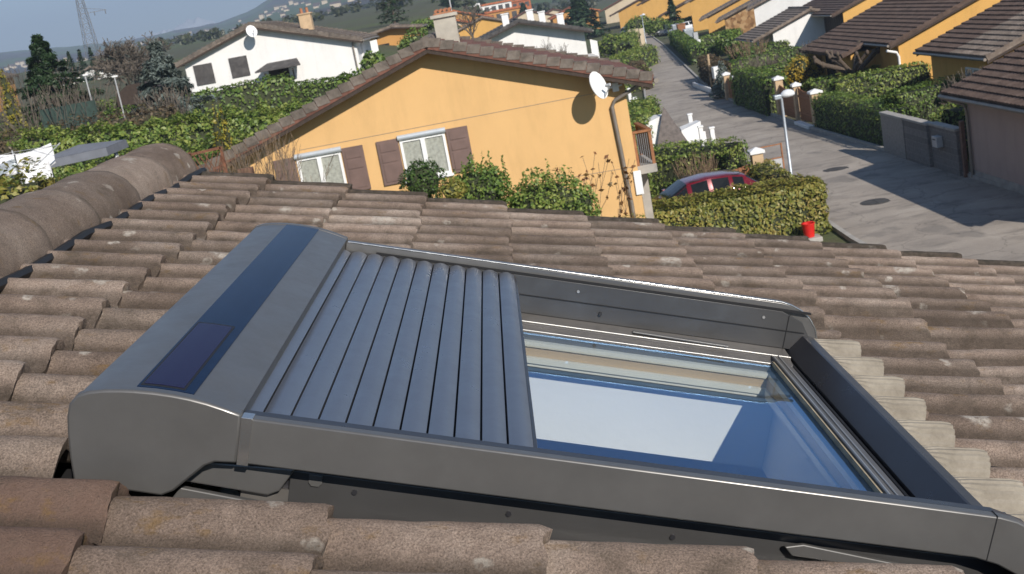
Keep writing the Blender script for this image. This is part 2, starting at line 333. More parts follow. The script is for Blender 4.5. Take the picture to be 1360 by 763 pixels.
def snowmat():
    m, nt, b = nodes('snowy_rock'); co = geopos(nt); g = nt.nodes.new('ShaderNodeSeparateXYZ'); nt.links.new(co, g.inputs[0])
    a = nt.nodes.new('ShaderNodeMath'); a.operation = 'MULTIPLY_ADD'; a.inputs[1].default_value = 160; nt.links.new(noi(nt, co, .006, 7, .75), a.inputs[0]); nt.links.new(g.outputs[2], a.inputs[2])
    mr = nt.nodes.new('ShaderNodeMapRange'); mr.inputs['From Min'].default_value = 120; mr.inputs['From Max'].default_value = 230; nt.links.new(a.outputs[0], mr.inputs[0])
    c = ramp(nt, mr.outputs[0], [(.35, (.07,.07,.075,1)), (.75, (.50,.52,.56,1))]); nt.links.new(c, b.inputs['Base Color']); b.inputs['Roughness'].default_value = .9; return m
M['snow'] = snowmat()
def blockwall():
    m, nt, b = nodes('grey_block_masonry'); co = objco(nt); mp = nt.nodes.new('ShaderNodeMapping'); mp.inputs['Rotation'].default_value = (R(90), 0, R(90)); nt.links.new(co, mp.inputs[0])
    br = nt.nodes.new('ShaderNodeTexBrick'); br.inputs['Scale'].default_value = 2.4; br.inputs['Color1'].default_value = (.20,.185,.175,1); br.inputs['Color2'].default_value = (.13,.12,.115,1)
    br.inputs['Mortar'].default_value = (.28,.26,.24,1); br.inputs['Mortar Size'].default_value = .012; nt.links.new(mp.outputs[0], br.inputs[0])
    c = mix(nt, .6, br.outputs[0], ramp(nt, noi(nt, co, 9, 5, .7), [(.3, g4(.3)), (.7, g4(.7))]), 'OVERLAY')
    nt.links.new(c, b.inputs['Base Color']); b.inputs['Roughness'].default_value = .9; bump(nt, b, br.outputs[1], .4, .01); return m
M['block'] = blockwall()
def stonefacing():
    m, nt, b = nodes('brown_stone_facing'); co = objco(nt); v = nt.nodes.new('ShaderNodeTexVoronoi'); v.inputs['Scale'].default_value = 3; nt.links.new(co, v.inputs[0])
    s2 = nt.nodes.new('ShaderNodeSeparateColor'); nt.links.new(v.outputs['Color'], s2.inputs[0])
    c = ramp(nt, s2.outputs[0], [(0, (.16,.08,.03,1)), (.5, (.34,.19,.08,1)), (1, (.46,.30,.15,1))]); nt.links.new(c, b.inputs['Base Color']); b.inputs['Roughness'].default_value = .9; return m
M['stone'] = stonefacing()
def corr():
    m, nt, b = nodes('aged_pleated_lead'); co = objco(nt)
    c = ramp(nt, noi(nt, co, 14, 6, .75), [(.3, (.17,.145,.11,1)), (.7, (.32,.285,.23,1))]); nt.links.new(c, b.inputs['Base Color']); b.inputs['Roughness'].default_value = .7; b.inputs['Metallic'].default_value = .1; return m
M['lead'] = corr()

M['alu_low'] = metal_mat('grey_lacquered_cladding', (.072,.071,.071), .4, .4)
# ------------------------------------------------------------------ our house: tiled roof under the camera
def shift(mb, o):
    mb.v = [(x-o[0], y-o[1], z-o[2]) for x, y, z in mb.v]; return mb
def add_tint(o, cols):
    a = o.data.color_attributes.new('tint', 'FLOAT_COLOR', 'POINT')
    a.data.foreach_set('color', np.array(cols, dtype=np.float32).ravel())
RS = R(17.0); RT = Vector((math.cos(RS), 0, -math.sin(RS))); RN = Vector((math.sin(RS), 0, math.cos(RS)))
def RP(su, y, w): return RT*su + RN*(w-.735) + Vector((0, y, CAMZ))
HO = (1.6, 1.0, 0.0)
house = empty('tiled_house', HO, 0, 'house whose weathered brown concrete tile roof carries the grey shuttered skylight', 'house')
PITW = .1705; AMP = .056; NW = 18
def wave(t):                      # t in -.5..5 across one roll, 0 = crest
    c = (1+math.cos(2*math.pi*t))/2
    return AMP*(c**.8) - AMP
def sink(u, y): return .045*min(1, max(0, (2.6-u)/1.2))*min(1, max(0, (3.66-y)/.25))*min(1, max(0, (y-1.74)/.1))
V = []; Fc = []; TC = []
def tile(ua, ub, ue, k, tone, red, moss, dj, half=None):
    yk = 1.68+PITW*k; NU = 9; b = len(V); tilt = .024
    us = [ua+(ub-ua)*i/(NU-1) for i in range(NU)]; us[-2] = ub-.012
    end_is_tile = abs(ub-ue) < .02
    for i, u in enumerate(us):
        for q in range(NW+1):
            t = -.5+q/NW; y = yk+t*PITW
            w = wave(t)-tilt*(ue-u)/.32 + dj[2] + dj[3]*t
            du = 0
            if end_is_tile and i >= NU-2:
                du = .010*noise.noise(Vector((y*38, ue*9, k*3.1))) + .006*noise.noise(Vector((y*110, ue*9, 5)))
                if i == NU-1: w -= .004
            if half: w -= sink(u, y)
            nz = noise.noise(Vector((u*55, y*55, 3)))*.0026+noise.noise(Vector((u*17, y*17, 8)))*.0022
            nearf = min(1, max(0, (k-2)/6)); groove_shade = min(1, max(0, (-t-.27+.15*nearf)/.10))*.80 if t < 0 else min(1, max(0, (t-.3)/.1))*.8  # crease shade and grime painted on the flanks, reaching higher on far rows
            p = RP(u+dj[0]+du, y+dj[1], w+nz); V.append(p); TC.append((tone, red, moss, groove_shade))
    r = NW+1
    for i in range(NU-1):
        for q in range(NW): Fc.append((b+i*r+q, b+(i+1)*r+q, b+(i+1)*r+q+1, b+i*r+q+1))
    # lower end face (thickness of the tile) and its underside lip
    e = len(V); th = .021
    for q in range(r):
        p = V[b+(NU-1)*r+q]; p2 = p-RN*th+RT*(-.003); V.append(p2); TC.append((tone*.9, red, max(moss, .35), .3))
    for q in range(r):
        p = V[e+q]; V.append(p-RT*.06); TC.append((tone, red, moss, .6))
    for q in range(NW):
        Fc.append((b+(NU-1)*r+q, e+q, e+q+1, b+(NU-1)*r+q+1)); Fc.append((e+q, e+r+q, e+r+q+1, e+q+1))
    # far side edge
    s = len(V)
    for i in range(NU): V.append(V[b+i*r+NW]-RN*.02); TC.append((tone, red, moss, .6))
    for i in range(NU-1): Fc.append((b+i*r+NW, b+(i+1)*r+NW, s+i+1, s+i))
rj = random.Random(3)
for j in range(0, 18):
    ue = -.784+.32*j
    for kk in range(-16, 20, 2):
        pj = (rj.uniform(-.009, .009), rj.uniform(-.003, .003), rj.uniform(-.0025, .0025), rj.uniform(-.006, .006)); ptone = rj.random()
        for k in (kk, kk+1):
            yk = 1.68+PITW*k; ua, ub = ue-.40, ue; tone = min(1, max(0, ptone+rj.uniform(-.2, .2)))
            dj = (pj[0]+rj.uniform(-.003, .003), pj[1], pj[2], pj[3])
            red = .08*rj.random(); moss = 0
            if k <= 0 and j == 0: red = .85
            if k <= 0 and j == 1: red = .85 if k > -9 else .2
            if k <= 0 and j in (2, 3): red = .12
            if k == 19: moss = .95; dj = (dj[0], dj[1], dj[2]-.010, dj[3]); tone = .1
            if 1.74 < yk < 3.33:
                if ua < -.60 and ub > -.60: ub = -.60
                elif ub <= -.60: pass
                elif ub < 1.0: continue
                elif ua < 1.06: ua = 1.06
                if ub-ua < .03: continue
            tile(ua, ub, ue, k, tone, red, moss, dj, 1 <= k <= 11 and ue > .9)
tv = MB(); tv.v = [(p.x-HO[0], p.y-HO[1], p.z-HO[2]) for p in V]; tv.f = Fc; tv.m = [0]*len(Fc)
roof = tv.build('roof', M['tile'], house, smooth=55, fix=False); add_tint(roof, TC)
# deck below the tiles, hidden slope beyond the ridge, walls
mb = MB(); ydk = 4.96
A = RP(-1.2, 0, -.10); Bq = RP(4.95, 0, -.10); RX = -1.45
def strip(mb, p, q, y0, y1, th=.05):
    d = Vector((q[0]-p[0], 0, q[2]-p[2])).normalized(); n = Vector((-d.z, 0, d.x)); n = n if n.z > 0 else -n
    vs = []
    for y in (y0, y1):
        for a in (p, q):
            vs.append((a[0], y, a[2])); vs.append((a[0]-n.x*th, y, a[2]-n.z*th))
    mb.add(vs, [(0,2,6,4),(1,5,7,3),(0,4,5,1),(2,3,7,6),(0,1,3,2),(4,6,7,5)])
SKY0, SKY1 = 1.79, 3.30
a1 = RP(-.58, 0, -.10); b1 = RP(.99, 0, -.10)
strip(mb, A, Bq, -1.2, SKY0-.03); strip(mb, A, Bq, SKY1+.03, ydk-.06)
strip(mb, A, a1, SKY0-.03, SKY1+.03); strip(mb, b1, Bq, SKY0-.03, SKY1+.03)
shift(mb, HO).build('roof_deck', M['black'], house)
def plank(u0,u1,y0,y1,w0,w1,m=None):pass
mb = MB(); pl_ = Vector((RX-.1, 0, RP(-1.2,0,0).z+.02)); strip(mb, (pl_.x, 0, pl_.z), (-6.6, 0, pl_.z-(6.6+pl_.x)*math.tan(RS)), -1.2, ydk, .06)
o = shift(mb, HO).build('rear_roof_slope', M['roofgrey'], house)
mb = MB(); zr = RP(-1.2,0,-.2).z; zeR = RP(4.5,0,-.2).z
xl, xr = -6.1, RP(4.5,0,-.2).x
poly = [(xl, 0), (xr, 0), (xr, zeR), (RX, zr), (xl, zr-(RX-xl)*math.tan(RS)-.1)]
for y0, y1 in ((-1.0, -.75), (4.5, 4.75)): mb.prism(poly, y0, y1, lambda p, q, t: (p, t, q))
mb.box(xl, xl+.25, -.74, 4.49, 0, poly[4][1]); mb.box(xr-.25, xr, -.74, 4.49, 0, zeR)
shift(mb, HO).build('wall', M['yellow'], house)
mb = MB(); mb.bar(RP(-1.1, 4.86, -.19), RP(4.95, 4.86, -.19), .03, .12); shift(mb, HO).build('barge_board', M['woodbrown'], house)
# gutter along the low eave
mb = MB(); e0 = RP(5.1, -1.2, -.16); mb.tube([(e0.x, -1.2, e0.z), (e0.x, 4.95, e0.z)], .06, 10); shift(mb, HO).build('gutter', M['zinc'], house)
# ridge tiles
rz_ = RP(-1.12, 0, 0).z-.035
rn = 0
yy = 4.95
while yy > -1.1:
    V2 = []; F2 = []; T2 = []; Ln = .47; r0, r1 = .165, .145; tone = rj.random(); NA = 22; NY = 12
    ox = rj.uniform(-.006, .006); oz = rj.uniform(-.005, .005); ang = R(99)
    for i in range(NY):
        f = i/(NY-1); y = yy-Ln*f; r = r0+(r1-r0)*f
        if i == 0: r = r0-.004
        for q in range(NA+1):
            a = -ang+2*ang*q/NA; nz = .005*noise.noise(Vector((a*3, y*9, rn)))+.003*noise.noise(Vector((a*12, y*30, 1)))
            ey = .008*noise.noise(Vector((a*5, rn*3.3, 2))) if i in (0, NY-1) else 0
            V2.append((RX+.025+ox+math.sin(a)*(r+nz), y+ey, rz_+oz+math.cos(a)*(r+nz)*.80+.004)); T2.append((tone, .05, .22 if i else .7, 0))
    for i in range(NY-1):
        for q in range(NA): F2.append((i*(NA+1)+q, i*(NA+1)+q+1, (i+1)*(NA+1)+q+1, (i+1)*(NA+1)+q))
    # end face
    b = len(V2)
    for q in range(NA+1):
        x, y, z = V2[q]; cx, cz = RX, rz_; V2.append((cx+(x-cx)*.9, y, cz+(z-cz)*.9)); T2.append((tone, .05, .7, 0))
    for q in range(NA): F2.append((q, b+q, b+q+1, q+1))
    if rn == 0:
        c0 = len(V2); V2.append((RX, yy-.02, rz_+.05)); T2.append((.3, 0, .6, 0))
        for q in range(NA): F2.append((b+q, c0, b+q+1))
    t = MB(); t.v = [(x-HO[0], y-HO[1], z-HO[2]) for x, y, z in V2]; t.f = F2; t.m = [0]*len(F2)
    o = t.build('ridge_tile', M['tile'], roof, smooth=50, fix=True); add_tint(o, T2)
    yy -= .425; rn += 1
mb = MB(); pts = [(RX+.193+.006*math.sin(i*1.7), 5.0-.25*i, rz_-.012+.006*math.sin(i*2.3)) for i in range(25)]
mb.tube(pts, .014, 6); pts2 = [(x-.02, y, z-.02) for x, y, z in pts]; mb.tube(pts2, .012, 6)
shift(mb, HO).build('ridge_seal', M['rubber'], house)

# ------------------------------------------------------------------ the skylight, built in its own sloping frame (u down the slope, y along the ridge, w out of the roof)
sky = empty('skylight', (0, 0, 0), 0, 'grey roof window with half lowered roller shutter on the brown tiled roof', 'skylight')
SS = R(18.6); sky.rotation_euler = (0, SS, 0)
sky.location = (-.658*math.sin(SS), 2.5, CAMZ-.658*math.cos(SS)-0.0)
SO = (0, 2.5, 0)
def sk(mb, name, m, parent=None, **k): return shift(mb, SO).build(name, m, parent or sky, **k)
uw = lambda p, q, t: (p, t, q)
boxp = [(-.395,-.142),(-.529,-.140),(-.537,-.10),(-.5435,-.06),(-.546,-.035),(-.544,-.014),(-.534,.001),(-.517,.009),(-.494,.0145),(-.470,.018),(-.451,.0198),(-.420,.0212),(-.391,.0208),(-.365,.0190),(-.339,.0155),(-.312,.010),(-.286,.004),(-.286,-.073),(-.318,-.0755),(-.334,-.084),(-.378,-.132)]
mb = MB().prism(boxp, 1.800, 3.255, uw); box = sk(mb, 'shutter_box', M['alu'], smooth=30)
def scaled(poly, d):
    c = Vector((sum(p[0] for p in poly)/len(poly), sum(p[1] for p in poly)/len(poly))); out = []; n = len(poly)
    for i in range(n):
        a = Vector(poly[i-1]); b = Vector(poly[i]); e = Vector(poly[(i+1) % n]); t1 = (b-a).normalized(); t2 = (e-b).normalized()
        nn = Vector((t1.y+t2.y, -t1.x-t2.x)).normalized(); nn = nn if nn.dot(b-c) > 0 else -nn; out.append((b.x+nn.x*d, b.y+nn.y*d))
    return out
cp = scaled(boxp, .0022)
for y0, y1 in ((1.775, 1.7985), (3.2565, 3.278)):
    mb = MB().prism(cp, y0, y1, uw); sk(mb, 'end_cap', M['alu'], box, smooth=35, bevel=.004)
# dark glass strip on top and the solar cell in it (follow the curve of the box)
def topw(u):
    for a, b in zip(boxp[4:], boxp[5:]):
        if a[0] <= u <= b[0]: return a[1]+(b[1]-a[1])*(u-a[0])/(b[0]-a[0])
    return .02
def strip_on_top(u0, u1, y0, y1, lift, n=10):
    m = MB(); vs = []
    for y in (y0, y1):
        for i in range(n+1): u = u0+(u1-u0)*i/n; vs.append((u, y, topw(u)+lift))
        for i in range(n+1): u = u0+(u1-u0)*i/n; vs.append((u, y, topw(u)-.004))
    k = n+1; fs = [(i, i+1, 2*k+i+1, 2*k+i) for i in range(n)]+[(0, 2*k, 3*k, k), (n, k+n, 3*k+n, 2*k+n)]+[(k+i, i, i+1, k+i+1)[::-1] for i in range(n)]
    fs = [(i, i+1, 2*k+i+1, 2*k+i) for i in range(n)]+[(0, 2*k, 3*k, k), (n, k+n, 3*k+n, 2*k+n)]
    fs += [(i, k+i, k+i+1, i+1) for i in range(n)]+[(2*k+i, 2*k+i+1, 3*k+i+1, 3*k+i) for i in range(n)]
    return m.add(vs, fs)
gs = sk(strip_on_top(-.452, -.364, 1.7995, 3.2555, .0014), 'glass_strip', M['solar'], box, smooth=30)
sk(strip_on_top(-.4485, -.3795, 1.808, 2.196, .0020), 'panel_border', M['rubber'], box, smooth=30)
sk(strip_on_top(-.445, -.383, 1.815, 2.187, .0028), 'solar_panel', M['cell'], box, smooth=30)
# rails
def rail(y0, y1, low, name='side_rail', mat='alu'):
    p = [(-.285,0),(.925,0),(.955,-.004),(.985,-.015),(1.012,-.034),(1.033,-.06),(1.045,-.09),(1.05,-.12),(1.05,low),(-.285,low)]
    if low > -.1: p = [(-.285,0),(.925,0),(.955,-.004),(.985,-.015),(1.012,-.034),(1.033,-.06),(1.045,-.09),(1.05,-.12),(1.04,-.13),(1.0,-.105),(.94,-.082),(.90,low),(-.285,low)]
    return sk(MB().prism(p, y0, y1, uw), name, M[mat], smooth=30, bevel=.003)
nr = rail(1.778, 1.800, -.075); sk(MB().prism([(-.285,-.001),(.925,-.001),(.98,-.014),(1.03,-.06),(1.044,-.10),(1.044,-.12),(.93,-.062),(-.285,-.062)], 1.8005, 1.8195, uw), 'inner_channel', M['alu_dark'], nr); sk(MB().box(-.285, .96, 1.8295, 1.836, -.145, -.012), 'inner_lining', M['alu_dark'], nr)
sk(MB().prism([(-.2845,.0015),(-.2665,.0015),(-.2665,-.077),(-.2845,-.077)], 1.7755, 1.8005, uw), 'joint_cover', M['chrome'], nr, bevel=.0008)
sk(MB().prism([(.919,.0012),(.9205,.0012),(.9205,-.076),(.919,-.076)], 1.777, 1.80, uw), 'joint_line', M['rubber'], nr)
fr = rail(3.236, 3.270, -.16)
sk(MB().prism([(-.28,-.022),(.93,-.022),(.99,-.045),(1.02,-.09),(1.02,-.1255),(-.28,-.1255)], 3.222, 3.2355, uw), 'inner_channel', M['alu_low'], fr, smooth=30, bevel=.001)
mb = MB(); mb.tube([(u, 3.2365, w+.001) for u, w in ((-.28,0),(.3,0),(.925,0),(.955,-.005),(.985,-.016),(1.012,-.035),(1.033,-.061),(1.044,-.09),(1.049,-.12))], .0022, 8)
sk(mb, 'bright_bead', M['chrome'], fr, smooth=60)
mb = MB(); mb.box(-.28, 1.0, 3.2195, 3.2215, -.076, -.0735); mb.box(-.2, 1.01, 3.222, 3.2350, -.0215, -.0165); sk(mb, 'seal', M['black'], fr)
mb = MB(); mb.tube([(.43, 3.222, -.098), (.43, 3.214, -.098)], .005, 10); sk(mb, 'screw', M['rubber'], fr)
mb = MB(); mb.box(.949, .951, 3.2200, 3.2216, -.125, -.03); sk(mb, 'joint_line', M['black'], fr)
# bottom crossbar
sk(MB().prism([(1.036,-.094),(1.032,-.086),(1.003,-.0815),(.998,-.083),(.966,-.128),(.962,-.134),(.966,-.165),(1.045,-.165),(1.047,-.13)], 1.8200, 3.2350, uw), 'bottom_rail', M['alu_dark'], smooth=20, bevel=.0015)
sk(MB().prism([(1.044,-.20),(1.047,-.12),(1.0495,-.12),(1.052,-.20)], 1.79, 3.26, uw), 'bottom_skirt', M['alu_dark'])
# sash seen inside the shutter frame
sash = sk(MB().box(.900,.936,1.845,3.16,-.155,-.130), 'sash', M['alu_mid'], bevel=.002)
sk(MB().box(.936,.963,1.83,3.20,-.19,-.158), 'seal', M['rubber'], sash)
mb = MB(); mb.tube([(.940, 1.84, -.150), (.941, 3.18, -.150)], .006, 6); mb.tube([(.956, 1.84, -.148), (.957, 3.18, -.148)], .007, 6); sk(mb, 'gasket', M['rubber'], sash)
mb = MB(); mb.tube([(.902, 1.85, -.1285), (.902, 3.12, -.1285)], .0028, 6); mb.tube([(.918, 1.85, -.1285), (.9185, 3.14, -.1285)], .002, 6); sk(mb, 'bead', M['alu_lt'], sash)
sk(MB().box(.8935,.8990,1.86,3.095,-.146,-.1345), 'sealant', plain('beige_sealant', (.36,.30,.2,1), .7, var=.25, scale=20), sash)
mb = MB().prism([(3.2215,-.126),(3.150,-.131),(3.140,-.137),(3.112,-.141),(3.098,-.148),(3.098,-.165),(3.2215,-.165)], -.28, .955, lambda p, q, t: (t, p, q)); sk(mb, 'sash_side', M['alu_mid'], sash, smooth=20)
mb = MB(); mb.tube([(-.28, 3.147, -.130), (.955, 3.147, -.130)], .0022, 8); mb.tube([(-.28, 3.104, -.143), (.95, 3.104, -.143)], .0018, 8); sk(mb, 'side_bead', M['alu_lt'], sash, smooth=60)
mb = MB(); mb.bar((.52, 3.175, -.124), (.78, 3.150, -.122), .022, .004); sk(mb, 'cover_tab', M['alu'], sash, bevel=.001)
mb = MB().prism([(1.8200,-.126),(1.858,-.133),(1.866,-.148),(1.866,-.165),(1.8200,-.165)], -.28, .955, lambda p, q, t: (t, p, q)); sk(mb, 'sash_side', M['alu_mid'], sash, smooth=20)
glass = sk(MB().box(-.27, .8975, 1.8655, 3.0985, -.1500, -.1465), 'glass', M['glass'])
# timber lining of the frame, then the plastered shaft
M['lacquer'] = plain('white_lacquered_pine', (.80,.77,.68,1), .35, var=.05); M['pine'] = plain('varnished_pine', (.52,.37,.21,1), .4, var=.08, scale=4)
M['shaft'] = plain('blue_white_plaster', (.82,.80,.75,1), .7, var=.03, scale=3, bmp=.1)
fl = empty('x'); bpy.data.objects.remove(fl)
mb = MB()
def ring(mb, u0, u1, y0, y1, w0, w1, t, m=0):
    mb.box(u0-t, u1+t, y1, y1+t, w0, w1, m); mb.box(u0-t, u1+t, y0-t, y0, w0, w1, m); mb.box(u0-t, u0, y0, y1, w0, w1, m); mb.box(u1, u1+t, y0, y1, w0, w1, m)
ring(mb, -.26, .885, 1.885, 3.078, -.180, -.166, .06, 0); ring(mb, -.26, .885, 1.885, 3.084, -.206, -.1805, .055, 1); ring(mb, -.25, .88, 1.89, 3.070, -.222, -.2065, .065, 0); ring(mb, -.25, .885, 1.89, 3.076, -.232, -.2225, .08, 2)
lin = sk(mb, 'frame_lining', [M['lacquer'], M['pine'], M['shaft']])
mb = MB(); ring(mb, -.28, .935, 1.86, 3.138, -.452, -.2325, .02); shaft = sk(mb, 'light_shaft', M['shaft'])
# slats
sl_mat = M['alu_slat']; PS = .0447; u = .181-PS*11
under = sk(MB().box(-.285, .178, 1.838, 3.218, -.050, -.034), 'shutter_curtain', M['black'])
for i in range(11):
    w0 = -.036; a = u+PS*i+.0020; b = a+PS-.0038; pr = []
    for q in range(11): f = q/10; pr.append((a+(b-a)*f, w0+.0100+.0085*math.sin(math.pi*(.10+f*.84))))
    pr += [(b, w0+.003), (a, w0+.003)]
    sk(MB().prism(pr, 1.8375+.0012*(i % 2), 3.2165-.001*(i % 3), uw), 'slat', sl_mat, smooth=45)
sk(MB().box(.1795, .1880, 1.8375, 3.2165, -.062, -.030), 'end_slat', M['alu_dark'], bevel=.002)
# side flashing and cladding seen below the near rail
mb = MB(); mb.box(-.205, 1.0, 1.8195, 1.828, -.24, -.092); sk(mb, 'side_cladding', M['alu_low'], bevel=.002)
mb = MB().prism([(-.353,-.092),(-.196,-.084),(-.218,-.125),(-.235,-.134),(-.385,-.128)], 1.806, 1.819, uw); sk(mb, 'corner_cladding', M['alu'], bevel=.003)
mb = MB().prism([(-.372,-.137),(-.232,-.1465),(-.232,-.24),(-.43,-.24)], 1.800, 1.812, uw); sk(mb, 'lower_cladding', M['alu'], bevel=.002)
mb = MB().prism([(-.175,-.094),(-.153,-.094),(-.153,-.108),(-.158,-.114),(-.170,-.114),(-.175,-.108)], 1.8165, 1.8192, uw); sk(mb, 'clip', M['alu'], bevel=.001)
mb = MB().prism([(.60,-.108),(.63,-.100),(.86,-.118),(.86,-.128),(.615,-.122)], 1.803, 1.812, uw); sk(mb, 'latch_arm', M['alu'], bevel=.002)
mb = MB(); mb.box(-.6, 1.06, 1.765, 1.80, -.215, -.195); mb.box(-.6,1.06,1.80,1.8190,-.25,-.215); mb.box(-.62, -.40, 1.80, 3.28, -.235, -.20); mb.box(-.6, 1.06, 3.272, 3.34, -.16, -.14)
fl = sk(mb, 'flashing', M['alu_dark'])
mb = MB(); mb.tube([(-.15, 1.797, -.160), (.60, 1.797, -.150), (1.05, 1.797, -.150)], .004, 8); sk(mb, 'flashing_bead', M['chrome'], fl, smooth=60)
mb = MB(); mb.box(-.15, 1.05, 1.795, 1.799, -.20, -.160); sk(mb, 'flashing_upstand', M['alu'], fl)
mb = MB(); mb.box(-.515, -.40, 1.84, 3.2, -.20, -.141); sk(mb, 'box_bracket', M['black'], box)
for u_, w_ in ((-.10,-.115),(.15,-.118),(.42,-.122),(.70,-.124)):
    mb = MB(); mb.tube([(u_, 1.8195, w_), (u_, 1.8165, w_)], .0045, 10); sk(mb, 'rivet', M['alu_dark'])
for u_ in (-.20, .36, .88):
    mb = MB(); mb.tube([(u_, 3.222, -.045), (u_, 3.219, -.045)], .004, 10); sk(mb, 'screw', M['alu_lt'], fr)
# pleated lead apron dressed over the tile rolls below the window
def skyl(p):   # world -> skylight local (u, y, w)
    d = Vector((p[0]-sky.location.x, p[1], p[2]-sky.location.z)); return (d.x*math.cos(SS)-d.z*math.sin(SS), d.y, d.x*math.sin(SS)+d.z*math.cos(SS))
vs = []; fs = []; NUa = 8; y = 1.765; ys = []
while y < 3.24: ys.append(y); y += .0028
for i in range(NUa):
    for q, y in enumerate(ys):
        t = ((y-1.68)/PITW+.5) % 1-.5; low = abs(t)
        uend = 1.138-.034*(low*2)**3+.006*math.sin(y*9); u_ = 1.0+(uend-1.0)*i/(NUa-1)
        w = wave(t)*min(1, i/3)+.006+.0034*(1 if q % 5 < 3 else -1)*min(1, i/2)-.024*(1.136-u_)/.32+.008-sink(u_, y)
        if i == NUa-1: w -= .003
        vs.append(skyl(RP(u_, y, w)))
nq = len(ys)
for i in range(NUa-1):
    for q in range(nq-1): fs.append((i*nq+q, (i+1)*nq+q, (i+1)*nq+q+1, i*nq+q+1))
b = len(vs)
for q in range(nq): x, y, z = vs[(NUa-1)*nq+q]; vs.append((x-.001, y, z-.006))
for q in range(nq-1): fs.append(((NUa-1)*nq+q, b+q, b+q+1, (NUa-1)*nq+q+1))
mb = MB(); mb.add(vs, fs); sk(mb, 'apron', M['lead'], fl, smooth=25, fix=False)
# the room under the shaft (belongs to the house)
def skw(u, y, w): return Vector((u*math.cos(SS)+w*math.sin(SS)+sky.location.x, y, -u*math.sin(SS)+w*math.cos(SS)+sky.location.z))
mb = MB()
def quad(*ps): mb.add([tuple(p) for p in ps], [(0,1,2,3)])
U0_, U1_, Y0_, Y1_ = -.9, 2.4, -.4, 4.3; u0, u1, y0, y1 = -.29, .945, 1.85, 3.148; wc = -.452
quad(skw(U0_,Y0_,wc), skw(U1_,Y0_,wc), skw(U1_,y0,wc), skw(U0_,y0,wc)); quad(skw(U0_,y1,wc), skw(U1_,y1,wc), skw(U1_,Y1_,wc), skw(U0_,Y1_,wc))
quad(skw(U0_,y0,wc), skw(u0,y0,wc), skw(u0,y1,wc), skw(U0_,y1,wc)); quad(skw(u1,y0,wc), skw(U1_,y0,wc), skw(U1_,y1,wc), skw(u1,y1,wc))
pr = [(skw(U0_,0,wc).x, 3.9), (skw(U1_,0,wc).x, 3.9), (skw(U1_,0,wc).x, skw(U1_,0,wc).z), (skw(U0_,0,wc).x, skw(U0_,0,wc).z)]
for ya, yb in ((Y0_-.05, Y0_), (Y1_, Y1_+.05)): mb.prism(pr, ya, yb, uw)
mb.box(pr[0][0]-.05, pr[1][0]+.05, Y0_, Y1_, 3.84, 3.898); mb.box(pr[0][0]-.05, pr[0][0]-.002, Y0_, Y1_, 3.9, pr[3][1]); mb.box(pr[1][0]+.002, pr[1][0]+.05, Y0_, Y1_, 3.9, pr[2][1])
shift(mb, HO).build('attic_room', M['shaft'], house)
# ------------------------------------------------------------------ terrain, road, hills
def sstep(x): x = min(1, max(0, x)); return x*x*(3-2*x)
def g(x, y):
    Lr = sstep((7.4-x)/18.5); yy = y-30
    z = Lr*(3.4+.04*min(max(yy, -8), 100)+.018*(min(max(y, 130), 450)-130))
    z += .012*(min(max(y, 190), 600)-190)
    return z
def atG(px, py, h=0.0, z0=0.0):
    """point where the pixel's ray meets the terrain raised by h"""
    r = ray(px, py); t0, t1 = 4.0, 4000.0; n = r/np.linalg.norm(r); prev = None
    d = 6.0
    while d < 4000:
        p = n*d
        if p[2]+CAMZ < g(p[0], p[1])+h: break
        prev = d; d *= 1.01
    a, b = (prev or 5), d
    for _ in range(30):
        m = (a+b)/2; p = n*m
        if p[2]+CAMZ < g(p[0], p[1])+h: b = m
        else: a = m
    p = n*b; return Vector((p[0], p[1], p[2]+CAMZ-h))
xs = sorted(set([-1600,-1200,-900,-650,-450,-320,-240,-180,-140,-110,-90,-75]+list(range(-62, 40, 2))+[44,50,60,75,95,120,160,220,300,420,600,900,1400,2000]))
ys = sorted(set([-500,-250,-120,-60,-40,-20,-10]+list(range(0, 140, 4))+[150,160,180,200,230,260,300,360,430,520,640,780,950,1200]))
vs = [(x, y, g(x, y)-.006+(.05*noise.noise(Vector((x*.15, y*.15, 0))) if x < 6 and y > 14 else 0)) for y in ys for x in xs]; nx = len(xs)
fs = [(j*nx+i, j*nx+i+1, (j+1)*nx+i+1, (j+1)*nx+i) for j in range(len(ys)-1) for i in range(nx-1)]
mb = MB(); mb.add(vs, fs); tag(mb.build('ground', M['ground'], smooth=180), kind='structure')
RL = [(9.2,-40),(8.9,10),(8.3,30),(8.6,45),(8.5,54),(8.3,63),(9.4,79),(12.4,104),(15.6,136),(18.0,159),(24,190),(34,225)]
RR_ = [(13.6,-40),(13.5,10),(13.4,32),(13.15,42),(12.75,53),(12.8,70),(13.8,84),(15.9,105),(19.5,141),(21.6,165),(29,197),(40,232)]
def gz(x, y): return g(x, y)
mb = MB(); vs = []
for i, (a, b) in enumerate(zip(RL, RR_)):
    for q in range(5): t = q/4; x = a[0]+(b[0]-a[0])*t; y = a[1]+(b[1]-a[1])*t; vs.append((x, y, max(gz(x, y), 0)+.004+.03*(1-abs(2*t-1))))
mb.add(vs, [(i*5+q, i*5+q+1, (i+1)*5+q+1, (i+1)*5+q) for i in range(len(RL)-1) for q in range(4)]); tag(mb.build('road', M['asphalt'], smooth=180), kind='structure')
for nm, P in (('kerb', RL), ('kerb', RR_)):
    sgn = -1 if P is RL else 1; mb = MB()
    for i in range(len(P)-1):
        a, b = P[i], P[i+1]; mb.bar((a[0]+sgn*.08, a[1], max(0, g(a[0], a[1]))+.05), (b[0]+sgn*.08, b[1]-.01, max(0, g(b[0], b[1]))+.05), .14, .13)
    tag(mb.build(nm, M['kerb']), kind='structure')
